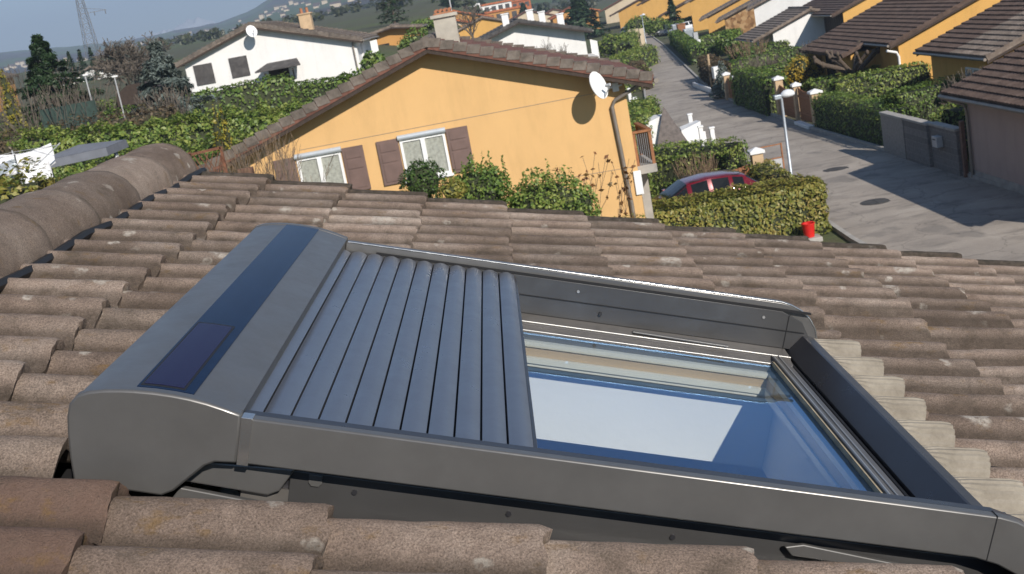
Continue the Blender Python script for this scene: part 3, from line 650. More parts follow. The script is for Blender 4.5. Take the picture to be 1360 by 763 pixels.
# paved yard where the red car stands
mb = MB(); mb.add([(1.6,33.3,.75),(8.4,33.3,.002),(8.5,38.6,.004),(1.6,38.6,.85)], [(0,1,2,3)]); 
def sheet(name, x0, x1, y0, y1, m, lift=.03, n=8):
    mb = MB(); v = [(x0+(x1-x0)*i/n, y0+(y1-y0)*j/n, g(x0+(x1-x0)*i/n, y0+(y1-y0)*j/n)+lift) for j in range(n+1) for i in range(n+1)]
    mb.add(v, [(j*(n+1)+i, j*(n+1)+i+1, (j+1)*(n+1)+i+1, (j+1)*(n+1)+i) for j in range(n) for i in range(n)]); return tag(mb.build(name, m, smooth=180), kind='structure')
sheet('driveway', 3.0, 8.7, 33.2, 38.4, M['asphalt'], .02)
for px, py, lab in ((1163, 268, 'oval dark manhole cover on the sunlit road beside the big shadow'), (1110, 225, 'dark manhole cover on the road beyond the lamp post')):
    p = atZ(px, py, .03); mb = MB(); mb.lathe([(0,.012),(.36,.012),(.38,.0),(.44,-.0),(.44,-.03)], 20); mb.box(-.3,.3,-.01,.01,.012,.018); mb.box(-.01,.01,-.3,.3,.013,.019)
    o = mb.build('manhole_cover', M['iron'], loc=p); tag(o, lab, 'manhole cover')
# wooded hill behind the town and the snowy peak far off
def elev(px, py, y): return atY(px, py, y)
sky_pts = [(-300,75),(0,70),(120,60),(190,50),(230,42),(290,31),(328,16),(367,-5),(450,-28),(560,-62),(700,-85),(900,-105),(1200,-110),(1500,-120)]
prof = [(atY(px, py, 2600).x, atY(px, py, 2600).z) for px, py in sky_pts]
def interp(P, x):
    if x <= P[0][0]: return P[0][1]
    for a, b in zip(P, P[1:]):
        if x <= b[0]: return a[1]+(b[1]-a[1])*(x-a[0])/(b[0]-a[0])
    return P[-1][1]
mb = MB(); vs = []; NXh, NYh = 150, 60
for j in range(NYh):
    f = j/(NYh-1); y = 480+2120*f**1.35
    for i in range(NXh):
        x = (-1900+(3300)*i/(NXh-1)); hz = interp(prof, x*2600/y); base = g(x*.3, 480)-7
        k = sstep(f*1.0)**1.0; z = base+(hz-base)*(f**1.9)+9*noise.noise(Vector((x*.004, y*.004, 1)))*min(1, f*1.5)*(1-f*.6)+5*noise.noise(Vector((x*.02, y*.02, 4)))*min(1, f*3)
        vs.append((x, y, z))
mb.add(vs, [(j*NXh+i, j*NXh+i+1, (j+1)*NXh+i+1, (j+1)*NXh+i) for j in range(NYh-1) for i in range(NXh-1)])
tag(mb.build('wooded_hill', M['hill'], smooth=180), kind='structure'); hill_v = vs
snow_pts = [(60,66),(140,60),(187,47),(205,41),(222,38),(240,30),(262,20),(272,25),(283,28),(300,34),(330,38),(400,40)]
sp_ = [(atY(px, py, 4200).x, atY(px, py, 4200).z) for px, py in snow_pts]
mb = MB(); vs = []; NXs, NYs = 120, 24
for j in range(NYs):
    f = j/(NYs-1); y = 3500+700*f
    for i in range(NXs):
        x = sp_[0][0]+(sp_[-1][0]-sp_[0][0])*i/(NXs-1); hz = interp(sp_, x); e = noise.noise(Vector((x*.012, y*.012, 7)))
        z = 10+(hz-10)*f**1.1+ (52*abs(e)-10+22*noise.noise(Vector((x*.05, y*.05, 2))))*min(1, f*1.4)*(1 if f < .98 else .55)-8
        vs.append((x, y, z))
for i in range(NXs): x = sp_[0][0]+(sp_[-1][0]-sp_[0][0])*i/(NXs-1); vs.append((x, 4600, 0))
NYs += 1
mb.add(vs, [(j*NXs+i, j*NXs+i+1, (j+1)*NXs+i+1, (j+1)*NXs+i) for j in range(NYs-1) for i in range(NXs-1)]); tag(mb.build('snowy_mountain', M['snow'], smooth=180), kind='structure')
# villages on the hillside
mb = MB(); rv = random.Random(5)
def hill_z(x, y):
    best = min(hill_v, key=lambda p: (p[0]-x)**2+(p[1]-y)**2); return best[2]
cl = [(-470, 1500, 60), (-380, 1650, 50), (-230, 1400, 70), (-120, 1500, 60), (-250, 1750, 60), (-20, 1350, 80), (60, 1600, 60), (-450, 1900, 50), (-90, 1180, 60), (-560,1480,45), (-320,1250,60), (-680,1600,50)]
for cx, cy, r in cl:
    for _ in range(14):
        x = rv.gauss(cx, r); y = rv.gauss(cy, r*2.2); z = hill_z(x, y); s = rv.uniform(4, 7); h = rv.uniform(2.5, 4.5)
        mb.box(x-s/2, x+s/2, y-s/2, y+s/2, z-4, z+h, 0); mb.add([(x-s*.6, y-s*.6, z+h+.05), (x+s*.6, y-s*.6, z+h+.05), (x+s*.6, y+s*.6, z+h+.05), (x-s*.6, y+s*.6, z+h+.05), (x-s*.6, y, z+h+s*.3), (x+s*.6, y, z+h+s*.3)], [(0,1,5,4),(3,4,5,2),(0,4,3),(1,2,5),(0,3,2,1)], 1)
tag(mb.build('hillside_village', [M['cream'], M['roofbrown']]), 'scattered pale houses of villages on the wooded hillside', 'village', kind='stuff')

# ------------------------------------------------------------------ vegetation
def leaf_arrays(P, Nn, size, asp=.55, jit=.7, droop=0):
    n = len(P); d = rng.normal(size=(n, 3)); Nn = Nn+jit*d; Nn /= np.linalg.norm(Nn, axis=1)[:, None]+1e-9
    t = rng.normal(size=(n, 3)); t[:, 2] -= droop; t -= Nn*(t*Nn).sum(1)[:, None]; t /= np.linalg.norm(t, axis=1)[:, None]+1e-9
    b = np.cross(Nn, t); s = size*rng.uniform(.45, 1.5, n)[:, None]
    fold = Nn*s*.12
    return np.stack([P-t*s*.5, P+b*s*asp*.5+fold, P+t*s*.5, P-b*s*asp*.5+fold], 1).reshape(-1, 3)
def mesh_np(name, verts, nq, mats, parent=None, extra=None):
    """nq quads from verts, then an optional MB with material 1"""
    me = bpy.data.meshes.new(name); ev = np.array(extra.v, dtype=float).reshape(-1, 3) if extra else np.zeros((0, 3)); ef = extra.f if extra else []
    nv = len(verts)+len(ev); me.vertices.add(nv); me.vertices.foreach_set('co', np.concatenate([verts, ev]).astype(np.float32).ravel())
    loops = list(range(nq*4)); starts = list(range(0, nq*4, 4)); tot = [4]*nq; mi = [0]*nq; off = len(verts); c = nq*4
    for f in ef: loops += [off+i for i in f]; starts.append(c); tot.append(len(f)); c += len(f); mi.append(1)
    me.loops.add(len(loops)); me.loops.foreach_set('vertex_index', loops); me.polygons.add(len(starts)); me.polygons.foreach_set('loop_start', starts)
    try: me.polygons.foreach_set('loop_total', tot)
    except Exception: pass
    for m in mats: me.materials.append(m)
    me.polygons.foreach_set('material_index', mi); me.update(calc_edges=True); me.validate()
    o = bpy.data.objects.new(name, me); C.objects.link(o)
    if parent is not None: o.parent = parent
    return o
HG = 'clipped hedges around the gardens'
def hedge(p0, p1, wid, h, label, mat='hedge', leaf=.11, dens=70, group=HG, name='hedge', wild=.06, z0=None, z1=None, cat='hedge', cap=9000, rnd=.25):
    p0 = Vector(p0); p1 = Vector(p1); d = Vector((p1.x-p0.x, p1.y-p0.y)); Ln = d.length; d /= Ln; nn = Vector((-d.y, d.x))
    ga = g(p0.x, p0.y) if z0 is None else z0; gb = g(p1.x, p1.y) if z1 is None else z1
    A_top = Ln*wid; A_s = Ln*h; A_e = wid*h; tot = A_top*1.3+2*A_s+2*A_e; n = int(min(cap, tot*dens))
    r = rng.random(n)*tot; a = rng.random(n); b = rng.random(n); P = np.zeros((n, 3)); Q = np.zeros((n, 3))
    c1, c2, c3, c4 = A_top*1.3, A_top*1.3+A_s, A_top*1.3+2*A_s, A_top*1.3+2*A_s+A_e
    m = r < c1; P[m] = np.c_[a[m]*Ln, (b[m]-.5)*wid, np.full(m.sum(), h)]; Q[m] = (0, 0, 1)
    m = (r >= c1) & (r < c2); P[m] = np.c_[a[m]*Ln, np.full(m.sum(), -wid/2), b[m]*h]; Q[m] = (0, -1, 0)
    m = (r >= c2) & (r < c3); P[m] = np.c_[a[m]*Ln, np.full(m.sum(), wid/2), b[m]*h]; Q[m] = (0, 1, 0)
    m = (r >= c3) & (r < c4); P[m] = np.c_[np.zeros(m.sum()), (a[m]-.5)*wid, b[m]*h]; Q[m] = (-1, 0, 0)
    m = r >= c4; P[m] = np.c_[np.full(m.sum(), Ln), (a[m]-.5)*wid, b[m]*h]; Q[m] = (1, 0, 0)
    # rounded shoulders, uneven skin
    e = np.clip((np.abs(P[:, 1])/(wid/2)-.55)/.45, 0, 1)*np.clip((P[:, 2]/h-.75)/.25, 0, 1); P[:, 2] -= rnd*h*.35*e**2; P[:, 1] *= 1-.10*e
    ee = np.clip(1-np.minimum(P[:, 0], Ln-P[:, 0])/.35, 0, 1)*np.clip((P[:, 2]/h-.7)/.3, 0, 1); P[:, 2] -= rnd*h*.3*ee**2
    nz = np.array([noise.noise(Vector((x*1.7+p0.x, y*1.7+p0.y, z*1.7))) for x, y, z in P]); nz2 = np.array([noise.noise(Vector((x*5+p0.x, y*5, z*5+p0.y))) for x, y, z in P])
    P += Q*(wild*1.6*nz+wild*.9*nz2)[:, None]-Q*(rng.random(n)**2*.10)[:, None]+rng.normal(scale=.02, size=(n, 3))
    wx = p0.x+d.x*P[:, 0]+nn.x*P[:, 1]; wy = p0.y+d.y*P[:, 0]+nn.y*P[:, 1]; wz = ga+(gb-ga)*P[:, 0]/Ln+P[:, 2]+.02
    Qw = np.c_[d.x*Q[:, 0]+nn.x*Q[:, 1], d.y*Q[:, 0]+nn.y*Q[:, 1], Q[:, 2]]+np.array([0, 0, .25])
    W = np.c_[wx-p0.x, wy-p0.y, wz-ga]; vv = leaf_arrays(W, Qw, leaf, jit=.42 if mat in ('hedge', 'laurel_y') else .6)
    core = MB(); ins = .10; k = max(2, int(Ln/1.2)); sec = []
    for i in range(k+1):
        t = ins/Ln+(1-2*ins/Ln)*i/k
        for sx, hz in ((-1, .0), (-1, .72), (-.6, .92), (.6, .92), (1, .72), (1, 0)):
            q = sx*(wid/2-ins); hh = h*hz*(1-.05*noise.noise(Vector((i*.9, sx, p0.y)))) if hz else -.05
            sec.append((d.x*t*Ln+nn.x*q, d.y*t*Ln+nn.y*q, (gb-ga)*t+hh))
    fs = [(i*6+a_, i*6+a_+1, (i+1)*6+a_+1, (i+1)*6+a_) for i in range(k) for a_ in range(5)]+[(0,1,2,3,4,5), tuple(reversed([k*6+i for i in range(6)]))]
    core.add(sec, fs); o = mesh_np(name, vv, n, [M[mat], M['core'] if mat not in ('hedge_b',) else M['corebig']], extra=core); o.location = (p0.x, p0.y, ga)
    return tag(o, label, cat, group)
def blob_crown(name, blobs, n, leaf, mat, parent, inner=.75, jit=.8, core=True, shoots=None):
    """leaves through the outer shells of several ellipsoids (x,y,z,rx,ry,rz)"""
    B = np.array(blobs, float); vol = (B[:, 3]*B[:, 4]+B[:, 5]*B[:, 3]); pr = vol/vol.sum(); idx = rng.choice(len(B), n, p=pr)
    d = rng.normal(size=(n, 3)); d /= np.linalg.norm(d, axis=1)[:, None]; rr_ = inner+(1-inner)*rng.random(n)**.6
    nz = np.array([noise.noise(Vector((x*2.1+i, y*2.1, z*2.1))) for (x, y, z), i in zip(d, idx)])
    P = B[idx, :3]+d*B[idx, 3:]*(rr_+.22*nz)[:, None]; vv = leaf_arrays(P, d+np.array([0, 0, .3]), leaf, jit=jit)
    if shoots: vv = np.concatenate([vv, leaf_arrays(np.array(shoots[0]), np.array(shoots[1]), leaf*.9)]); n += len(shoots[0])
    ex = None
    if core:
        ex = MB()
        for x, y, z, a, b, c in blobs:
            pts = []
            for i in range(1, 6):
                for k in range(8):
                    th = math.pi*i/6; ph = 2*math.pi*k/8; q = .70+.12*noise.noise(Vector((i, k, x))); pts.append((x+a*q*math.sin(th)*math.cos(ph), y+b*q*math.sin(th)*math.sin(ph), z+c*q*math.cos(th)))
            fs = [(i*8+k, i*8+(k+1) % 8, (i+1)*8+(k+1) % 8, (i+1)*8+k) for i in range(4) for k in range(8)]+[tuple(range(8)), tuple(range(32, 40))]
            ex.add(pts, fs)
    return mesh_np(name, vv, n, [M[mat], M['core']], parent, ex)
def bush(name, loc, rx, ry, h, label, mat='laurel', leaf=.1, n=1800, cat='bush', group=None, lobes=5, seed=0, upright=False, cone=False):
    r = random.Random(seed+int(abs(loc[0]*13+loc[1]*7))); t = empty(name, loc, 0, label, cat, group); bl = []
    if cone:
        for i in range(6): f = i/5; bl.append((r.uniform(-.05,.05), r.uniform(-.05,.05), h*(.16+.74*f), rx*(1-.78*f), ry*(1-.78*f), h*.17))
    elif lobes < 0:
        k = min(rx, h*.45); bl.append((0, 0, h-k*.8, rx*.86, ry*.86, k*.82)); bl.append((0, 0, h*.42, rx*.9, ry*.9, h*.42))
        for i in range(-lobes): a = r.uniform(0, 6.28); q = r.uniform(.3, .6); bl.append((math.cos(a)*rx*q, math.sin(a)*ry*q, h-k*r.uniform(.55, .95), rx*r.uniform(.35, .5), ry*r.uniform(.35, .5), k*r.uniform(.4, .55)))
    else:
        bl.append((0, 0, h*.5, rx*.82, ry*.82, h*.46))
        for i in range(lobes): a = r.uniform(0, 6.28); q = r.uniform(.35, .62); bl.append((math.cos(a)*rx*q, math.sin(a)*ry*q, h*r.uniform(.4, .78), rx*r.uniform(.32, .5), ry*r.uniform(.32, .5), h*r.uniform(.2, .3)))
    sh = None
    if upright:
        P = []; D = []
        for _ in range(upright):
            a = r.uniform(0, 6.28); q = r.uniform(0, .8); x, y = math.cos(a)*rx*q, math.sin(a)*ry*q; hh = h*r.uniform(.96, .99)+r.uniform(.02, .24)
            for k in range(34): f = k/33; P.append((x+r.gauss(0, .03*(1.3-f)), y+r.gauss(0, .03*(1.3-f)), h*.8+(hh-h*.8)*f)); D.append((r.gauss(0, 1), r.gauss(0, 1), .6))
        sh = (P, D)
    blob_crown('foliage', bl, n, leaf, mat, t, shoots=sh)
    mb = MB()
    for k in range(3): mb.tube([(r.uniform(-.1,.1), r.uniform(-.1,.1), -.1), (r.uniform(-.2,.2)*rx, r.uniform(-.2,.2)*ry, h*.5)], [.04, .02], 6)
    mb.build('stem', M['bark'], t); return t
def branches(mb, p, d, ln, r, depth, rd, spread=.5, up=.15, nb=(2, 4), kink=.18, m=0, minr=.004, shrink=.68):
    pts = [Vector(p)]; rads = [r]; dd = Vector(d).normalized(); seg = 3 if depth > 1 else 2
    for i in range(seg):
        dd = (dd+Vector((rd.gauss(0, kink), rd.gauss(0, kink), rd.gauss(0, kink)+up*.5))).normalized(); pts.append(pts[-1]+dd*ln/seg); rads.append(max(minr, r*(1-.45*(i+1)/seg)))
    mb.tube(pts, rads, 5 if r > .03 else 3, m, cap=False)
    if depth <= 0: return
    for k in range(rd.randint(*nb)):
        i = rd.randint(1, seg) if k else seg
        ax = Vector((rd.gauss(0, 1), rd.gauss(0, 1), rd.gauss(0, .6))); ax = (ax-dd*ax.dot(dd)).normalized(); nd = (dd+ax*spread*rd.uniform(.7, 1.3)+Vector((0, 0, up))).normalized()
        branches(mb, pts[i], nd, ln*shrink*rd.uniform(.8, 1.15), rads[i]*.75, depth-1, rd, spread, up, nb, kink, m, minr, shrink)
def bare_tree(loc, h, label, seed=1, depth=5, spread=.55, mat='darktwig', nb=(3, 4), name='bare_tree', cat='tree', trunk=.28, r=None, group=None, minr=.012, up=.15):
    t = empty(name, loc, 0, label, cat, group); rd = random.Random(seed); r = r or h*.028; mb = MB(); mb.tube([(0, 0, -.2), (.03, 0, h*trunk*.5), (.0, .03, h*trunk)], [r*1.25, r, r*.85], 8); mb.build('trunk', M[mat], t, smooth=60)
    mb = MB()
    for k in range(5):
        a = k*1.257+rd.uniform(-.3, .3); branches(mb, (0, 0, h*trunk*.96), (math.cos(a)*spread, math.sin(a)*spread, 1), h*.27, r*.6, depth-1, rd, spread, up, nb, minr=minr, shrink=.72)
    mb.build('crown', M[mat], t, fix=False); return t
def bare_shrub(loc, h, wid, label, seed=1, n=14, mat='twig', depth=2, name='bare_shrub', minr=.006, cat='shrub', group=None, leaves=0, lm='dryleaf'):
    rd = random.Random(seed); mb = MB(); tips = []
    for k in range(n):
        a = rd.uniform(0, 6.28); q = rd.random()**.6; x, y = math.cos(a)*q*wid*.25, math.sin(a)*q*wid*.25
        branches(mb, (x, y, -.05), (math.cos(a)*q*wid*.5/h, math.sin(a)*q*wid*.5/h, 1), h*.52, max(minr*1.6, .018), depth, rd, .35, .15, (2, 3), .1, minr=minr, shrink=.6)
    if leaves:
        t = empty(name, loc, 0, label, cat, group); mb.build('branch', M[mat], t, fix=False); vv = np.array(mb.v); idx = rng.choice(len(vv), leaves); P = vv[idx]; P = P[P[:, 2] > h*.2]
        mesh_np('foliage', leaf_arrays(P, rng.normal(size=P.shape), .11), len(P), [M[lm]], t); return t
    o = mb.build(name, M[mat], fix=False, loc=loc); return tag(o, label, cat, group)
def conifer(loc, h, rb, label, mat='fir', n=5000, leaf=.35, seed=1, name='fir_tree', group=None, open_=0):
    t = empty(name, loc, 0, label, 'tree', group); rd = random.Random(seed); MB().tube([(0,0,-.2),(0,0,h*.5),(0,0,h*.98)], [h*.022, h*.012, .015], 8).build('trunk', M['bark'], t, smooth=60)
    P = []; D = []; br = MB(); nw = int(h*3.6)
    per = max(6, n//(nw*9))
    for i in range(nw):
        f = .06+.93*i/nw; z = h*f; R_ = rb*(1-f)**1.1*(1+.16*math.sin(i*2.3))+.03
        for k in range(9):
            a = rd.uniform(0, 6.28); L_b = R_*rd.uniform(.62, 1.12); dz = -.16*L_b; br.tube([(0, 0, z), (math.cos(a)*L_b*.95, math.sin(a)*L_b*.95, z+dz)], [.025, .008], 3, cap=False)
            for q in range(per):
                s = rd.random()**.55; w_ = (1-s)*.30*L_b+.06; P.append((math.cos(a)*L_b*s+rd.gauss(0, w_*.5), math.sin(a)*L_b*s+rd.gauss(0, w_*.5), z+dz*s+rd.gauss(0, .06)+.05)); D.append((math.cos(a)*.5, math.sin(a)*.5, 1))
    P = np.array(P); mesh_np('crown', leaf_arrays(P, np.array(D), leaf, asp=.3, jit=.45, droop=.4), len(P), [M[mat], M['bark']], t, br); return t
# ------------------------------------------------------------------ houses
def roof_slope(mb, x0, z0, x1, z1, y0, y1, th=.12, course=.34, wavep=0, wamp=.016, m=0):
    """tiled slope from ridge (x0,z0) down to eave (x1,z1); every course is a real step"""
    ln = math.hypot(x1-x0, z1-z0); n = max(2, int(ln/course)); ny = 1 if not wavep else int((y1-y0)/wavep*4); dx, dz = (x1-x0)/ln, (z1-z0)/ln
    nx_, nz_ = (-dz, dx) if dx > 0 else (dz, -dx)
    vs = []; fs = []; rows = []
    for i in range(n):
        for s, lift in ((i, 0), (i+1, .05)):
            row = []
            for q in range(ny+1):
                y = y0+(y1-y0)*q/ny; wv = wamp*math.sin(q*math.pi/2+.3) if wavep else 0; l = ln*s/n
                row.append(len(vs)); vs.append((x0+dx*l+nx_*(lift+wv), y, z0+dz*l+nz_*(lift+wv)))
            rows.append(row)
    for a, b in zip(rows, rows[1:]):
        for q in range(ny): fs.append((a[q], b[q], b[q+1], a[q+1]))
    # underside and edges
    b0 = len(vs); ta = (x0-nx_*th, z0-nz_*th); tb = (x1-nx_*th, z1-nz_*th)
    vs += [(ta[0], y0, ta[1]), (tb[0], y0, tb[1]), (tb[0], y1, tb[1]), (ta[0], y1, ta[1])]
    fs.append((b0, b0+1, b0+2, b0+3)); fs.append(tuple([rows[-1][q] for q in range(ny+1)]+[b0+2, b0+1]))
    fs.append(tuple([r[0] for r in rows]+[b0+1, b0])); fs.append(tuple([r[-1] for r in rows]+[b0+2, b0+3]))
    mb.add(vs, fs, m)
def rake_tiles(mb, x0, z0, x1, z1, y, wd=.22, h=.20, course=.30, m=0):
    ln = math.hypot(x1-x0, z1-z0); n = int(ln/course); dx, dz = (x1-x0)/ln, (z1-z0)/ln; nx_, nz_ = (-dz, dx) if dx > 0 else (dz, -dx)
    for i in range(n):
        a = (x0+dx*ln*i/n, z0+dz*ln*i/n); b = (x0+dx*ln*(i+.955)/n, z0+dz*ln*(i+.955)/n)
        l0, l1 = .035, .085
        mb.add([(a[0]+nx_*l0, y, a[1]+nz_*l0), (b[0]+nx_*l1, y, b[1]+nz_*l1), (b[0]-nx_*(h-l1), y, b[1]-nz_*(h-l1)), (a[0]-nx_*(h-l0), y, a[1]-nz_*(h-l0)),
                (a[0]+nx_*l0, y+wd, a[1]+nz_*l0), (b[0]+nx_*l1, y+wd, b[1]+nz_*l1), (b[0]-nx_*(h-l1), y+wd, b[1]-nz_*(h-l1)), (a[0]-nx_*(h-l0), y+wd, a[1]-nz_*(h-l0))],
               [(0,1,2,3),(7,6,5,4),(0,4,5,1),(1,5,6,2),(2,6,7,3),(3,7,4,0)], m)
def chimney(parent, x, y, z, w=.55, h=1.0, m='chimney', pots=True):
    mb = MB(); mb.box(x-w/2, x+w/2, y-w/2, y+w/2, z-.6, z+h); mb.box(x-w/2-.06, x+w/2+.06, y-w/2-.06, y+w/2+.06, z+h+.001, z+h+.08); o = mb.build('chimney', M[m], parent)
    if pots is True:
        mb = MB()
        for s in (-.13, .13): mb.lathe([(.09, 0), (.08, .28), (.10, .30), (.0, .32)], 8, o=(x+s*w/.55, y, z+h+.081))
        mb.build('chimney_pot', M['terracotta'], o)
    return o
def gable_house(name, label, loc, Lw, Rw, zr, depth, wall, roofm, rz=0, ov=.5, rake=.3, tan=.345, wave=0, rk=None, group=None, base=-1.5, soffit='wooddark', gut=True, roof2=None, split=0, cat='house', wingL=None, ridge=True, endz=None):
    t = empty(name, loc, rz, label, cat, group); th = .16
    poly = [(-Lw, base), (Rw, base), (Rw, zr-th-tan*Rw-.02), (0, zr-th-.02), (-Lw, zr-th-tan*Lw-.02)]
    mb = MB(); mb.prism(poly, 0, depth, uw)
    if wingL: y0, y1, ex = wingL; mb.box(-Lw-ex, -Lw-.002, y0+rake, y1, base, zr-th-tan*(Lw+ex)-.05)
    mb.build('wall', M[wall], t)
    mb = MB(); zt = zr
    segs = [(-rake, depth+rake, 0)] if not roof2 else [(-rake, split, 0), (split+.002, depth+rake, 1)]
    for a, b, mi in segs:
        roof_slope(mb, .001, zt, Rw+ov, zt-tan*(Rw+ov), a, b, th, wavep=wave, m=mi); roof_slope(mb, -.001, zt, -Lw-ov, zt-tan*(Lw+ov), a, b, th, wavep=wave, m=mi)
    if wingL:
        y0, y1, ex = wingL; x0 = -Lw-ov; roof_slope(mb, x0-.002, zt-tan*(Lw+ov)-.004, x0-ex, zt-tan*(Lw+ov+ex)-.004, y0, y1, th, wavep=wave)
    rf = mb.build('roof', [M[roofm]]+([M[roof2]] if roof2 else []), t, fix=False)
    if rk:
        for yy_ in (-rake-.015, depth+rake-.2):
            for x_, hw in ((.05, Rw+ov), (-.05, -Lw-ov)): mb = MB(); rake_tiles(mb, x_, zt+.03, hw, zt+.03-tan*abs(hw), yy_); mb.build('rake_tiles', M[rk], rf)
    if ridge: MB().tube([(0, -rake-.02, zt+.0), (0, depth+rake+.02, zt+.0)], .12, 8).build('ridge_tiles', M[rk or roofm], rf)
    for sx, hw in ((1, Rw+ov), (-1, Lw+ov)):
        for yy_ in (-rake+.02, depth+rake-.05):
            a = (0, zt-th-.002); b = (sx*(hw-.03), zt-th-tan*(hw-.03)-.002); MB().add([(a[0], yy_, a[1]), (b[0], yy_, b[1]), (b[0], yy_, b[1]-.10), (a[0], yy_, a[1]-.10), (a[0], yy_+.03, a[1]), (b[0], yy_+.03, b[1]), (b[0], yy_+.03, b[1]-.10), (a[0], yy_+.03, a[1]-.10)],
               [(0,1,2,3),(7,6,5,4),(0,4,5,1),(1,5,6,2),(2,6,7,3),(3,7,4,0)]).build('barge_board', M[soffit], t)
    if gut:
        for sx, hw in ((1, Rw+ov), (-1, Lw+ov)):
            z = zt-tan*hw-th*.6; MB().tube([(sx*(hw+.05), -rake, z), (sx*(hw+.05), depth+rake, z)], .06, 6).build('gutter', M['zinc'], t)
    return t
def window(parent, x, z, w, h, y=0, side='front', shut=0, box=False, curtain=True, frame='pale', name='window', shm='shutter'):
    """x, z = lower left corner on the wall; side 'front' = facing -y at y, 'left' = facing -x at x=y, 'right' = facing +x"""
    if side == 'front': f = lambda a, d, c: (a, y-d, c)
    elif side == 'left': f = lambda a, d, c: (y-d, a, c)
    else: f = lambda a, d, c: (y+d, a, c)
    def bx(mb, a0, a1, d0, d1, c0, c1):
        p = [f(a0, d0, c0), f(a1, d1, c1)]; q = [sorted((p[0][i], p[1][i])) for i in range(3)]; mb.box(q[0][0], q[0][1], q[1][0], q[1][1], q[2][0], q[2][1])
    mb = MB(); s = .06
    bx(mb, x, x+w, -.02, .035, z, z+s); bx(mb, x, x+w, -.02, .035, z+h-s, z+h); bx(mb, x, x+s, -.02, .035, z+s, z+h-s); bx(mb, x+w-s, x+w, -.02, .035, z+s, z+h-s); bx(mb, x+w/2-.05, x+w/2+.05, -.02, .05, z+s, z+h-s); bx(mb, x-.04, x+w+.04, -.01, .09, z-.06, z-.002)
    fr_ = mb.build(name, M[frame], parent)
    for k in (0, 1):
        a0 = x+s if k == 0 else x+w/2+.05; a1 = x+w/2-.05 if k == 0 else x+w-s
        mb = MB(); bx(mb, a0, a1, .008, .012, z+s, z+h-s); mb.build('pane', M['winglass'], fr_)
    mb = MB(); n = 24; vs = []
    if curtain:
        for i in range(n+1):
            a = x+s+(w-2*s)*i/n; d = .0035+.0035*math.sin(i*1.9); vs += [f(a, d, z+s), f(a, d, z+h-s)]
        mb.add(vs, [(2*i, 2*i+2, 2*i+3, 2*i+1) for i in range(n)]); mb.build('curtain', M['curtain'], fr_, smooth=80)
    else: bx(mb, x+s, x+w-s, .002, .004, z+s, z+h-s); mb.build('blind', M['rubber'], fr_)
    if box: mb = MB(); mb.tube([f(x-.03, .05, z+h+.055), f(x+w+.03, .05, z+h+.055)], .065, 10); mb.build('roller_box', M['shutterbox'], fr_, smooth=50)
    for k in range(2):
        if not (shut >> k & 1): continue
        sw = w*.48; a0 = x-sw-.03 if k == 0 else x+w+.03; shutter(parent, bx, a0, sw, z, h+.06, shm)
    return fr_
def shutter(parent, bx, a0, sw, z, h, shm='shutter'):
    mb = MB(); bx(mb, a0, a0+sw, .02, .05, z-.02, z+h)
    for c0, c1 in ((z+.05, z+h*.46), (z+h*.50, z+h*.70), (z+h*.74, z+h-.06)): bx(mb, a0+.07, a0+sw-.07, .0501, .062, c0, c1)
    k = 0
    return mb.build('shutter', M[shm], parent, bevel=.006)
def dish(loc, nrm, r, label, mount, name='satellite_dish'):
    """offset dish: shallow bowl, feed arm and a wall bracket ending at mount (world point)"""
    t = empty(name, loc, 0, label, 'satellite dish'); nv = Vector(nrm).normalized(); q = nv.to_track_quat('Z', 'Y').to_matrix()
    prof = [(0, 0), (r*.35, r*.01), (r*.7, r*.045), (r, r*.10)]; mb = MB(); mb.lathe([(p, z) for p, z in prof]+[(r, r*.10-.015)]+[(p, z-.02) for p, z in prof[::-1][1:]], 28)
    mb.v = [tuple(q @ Vector((x*.92, y*1.05, z))) for x, y, z in mb.v]; mb.build('reflector', M['pale'], t, smooth=50)
    mb = MB(); end = q @ Vector((0, -r*.35, r*1.0)); mb.tube([q @ Vector((0, -r*1.0, .1*r)), end], .014, 6); mb.build('feed_arm', M['greypaint'], t); mb = MB(); mb.tube([end, end+(q @ Vector((0, .02, -.12)))], .035, 8); mb.build('feed_horn', M['greypaint'], t)
    m = Vector(mount)-Vector(loc); mb = MB(); mb.tube([q @ Vector((0, 0, -.02)), (m.x*.4, m.y*.5, m.z-.05), m], .022, 6); mb.box(m.x-.06, m.x+.06, m.y-.02, m.y+.0, m.z-.12, m.z+.12); mb.build('bracket', M['zinc'], t); return t
uw = lambda p, q, t: (p, t, q)

# --- the ochre house across the garden
YX, YY = -1.41, 27.9
yh = gable_house('ochre_house', 'ochre gabled house with brown shutters facing the camera across the garden', (YX, YY, 0), 5.0, 4.27, 6.9, 6.0, 'yellow', 'roofred', rake=.48, ov=.62, wave=.0, rk='rakegrey', tan=.342, base=-.5)
lx = lambda p: (p.x-YX, p.z)
for (ax, ay, bx_, by, sh) in ((393, 210, 451, 196, 3), (530, 186, 590, 175, 3)):
    a = atY(ax, ay, YY); b = atY(bx_, by, YY); window(yh, a.x-YX, 3.86, b.x-a.x, .95, 0, shut=3, box=True)
a = atY(397, 200, YY); b = atY(827, 117, YY); mb = MB(); mb.bar((a.x-YX, -.001, a.z), (b.x-YX, -.001, b.z), .012, .010); a = atY(752, 237, YY); b = atY(845, 221, YY); mb.bar((a.x-YX, -.001, a.z), (b.x-YX, -.001, b.z), .012, .010); mb.build('render_joint', M['zinc'], yh)
chimney(yh, .42, 2.6, 6.75, .54, .60, pots=False); 
mb = MB(); mb.box(.18,.66,2.35,2.85,7.435,7.47); 
for i in range(4): mb.tube([(.24+.11*i, 2.4, 7.51), (.27+.11*i, 2.8, 7.53)], .04, 6)
mb.build('chimney_cap', M['terracotta'], yh)
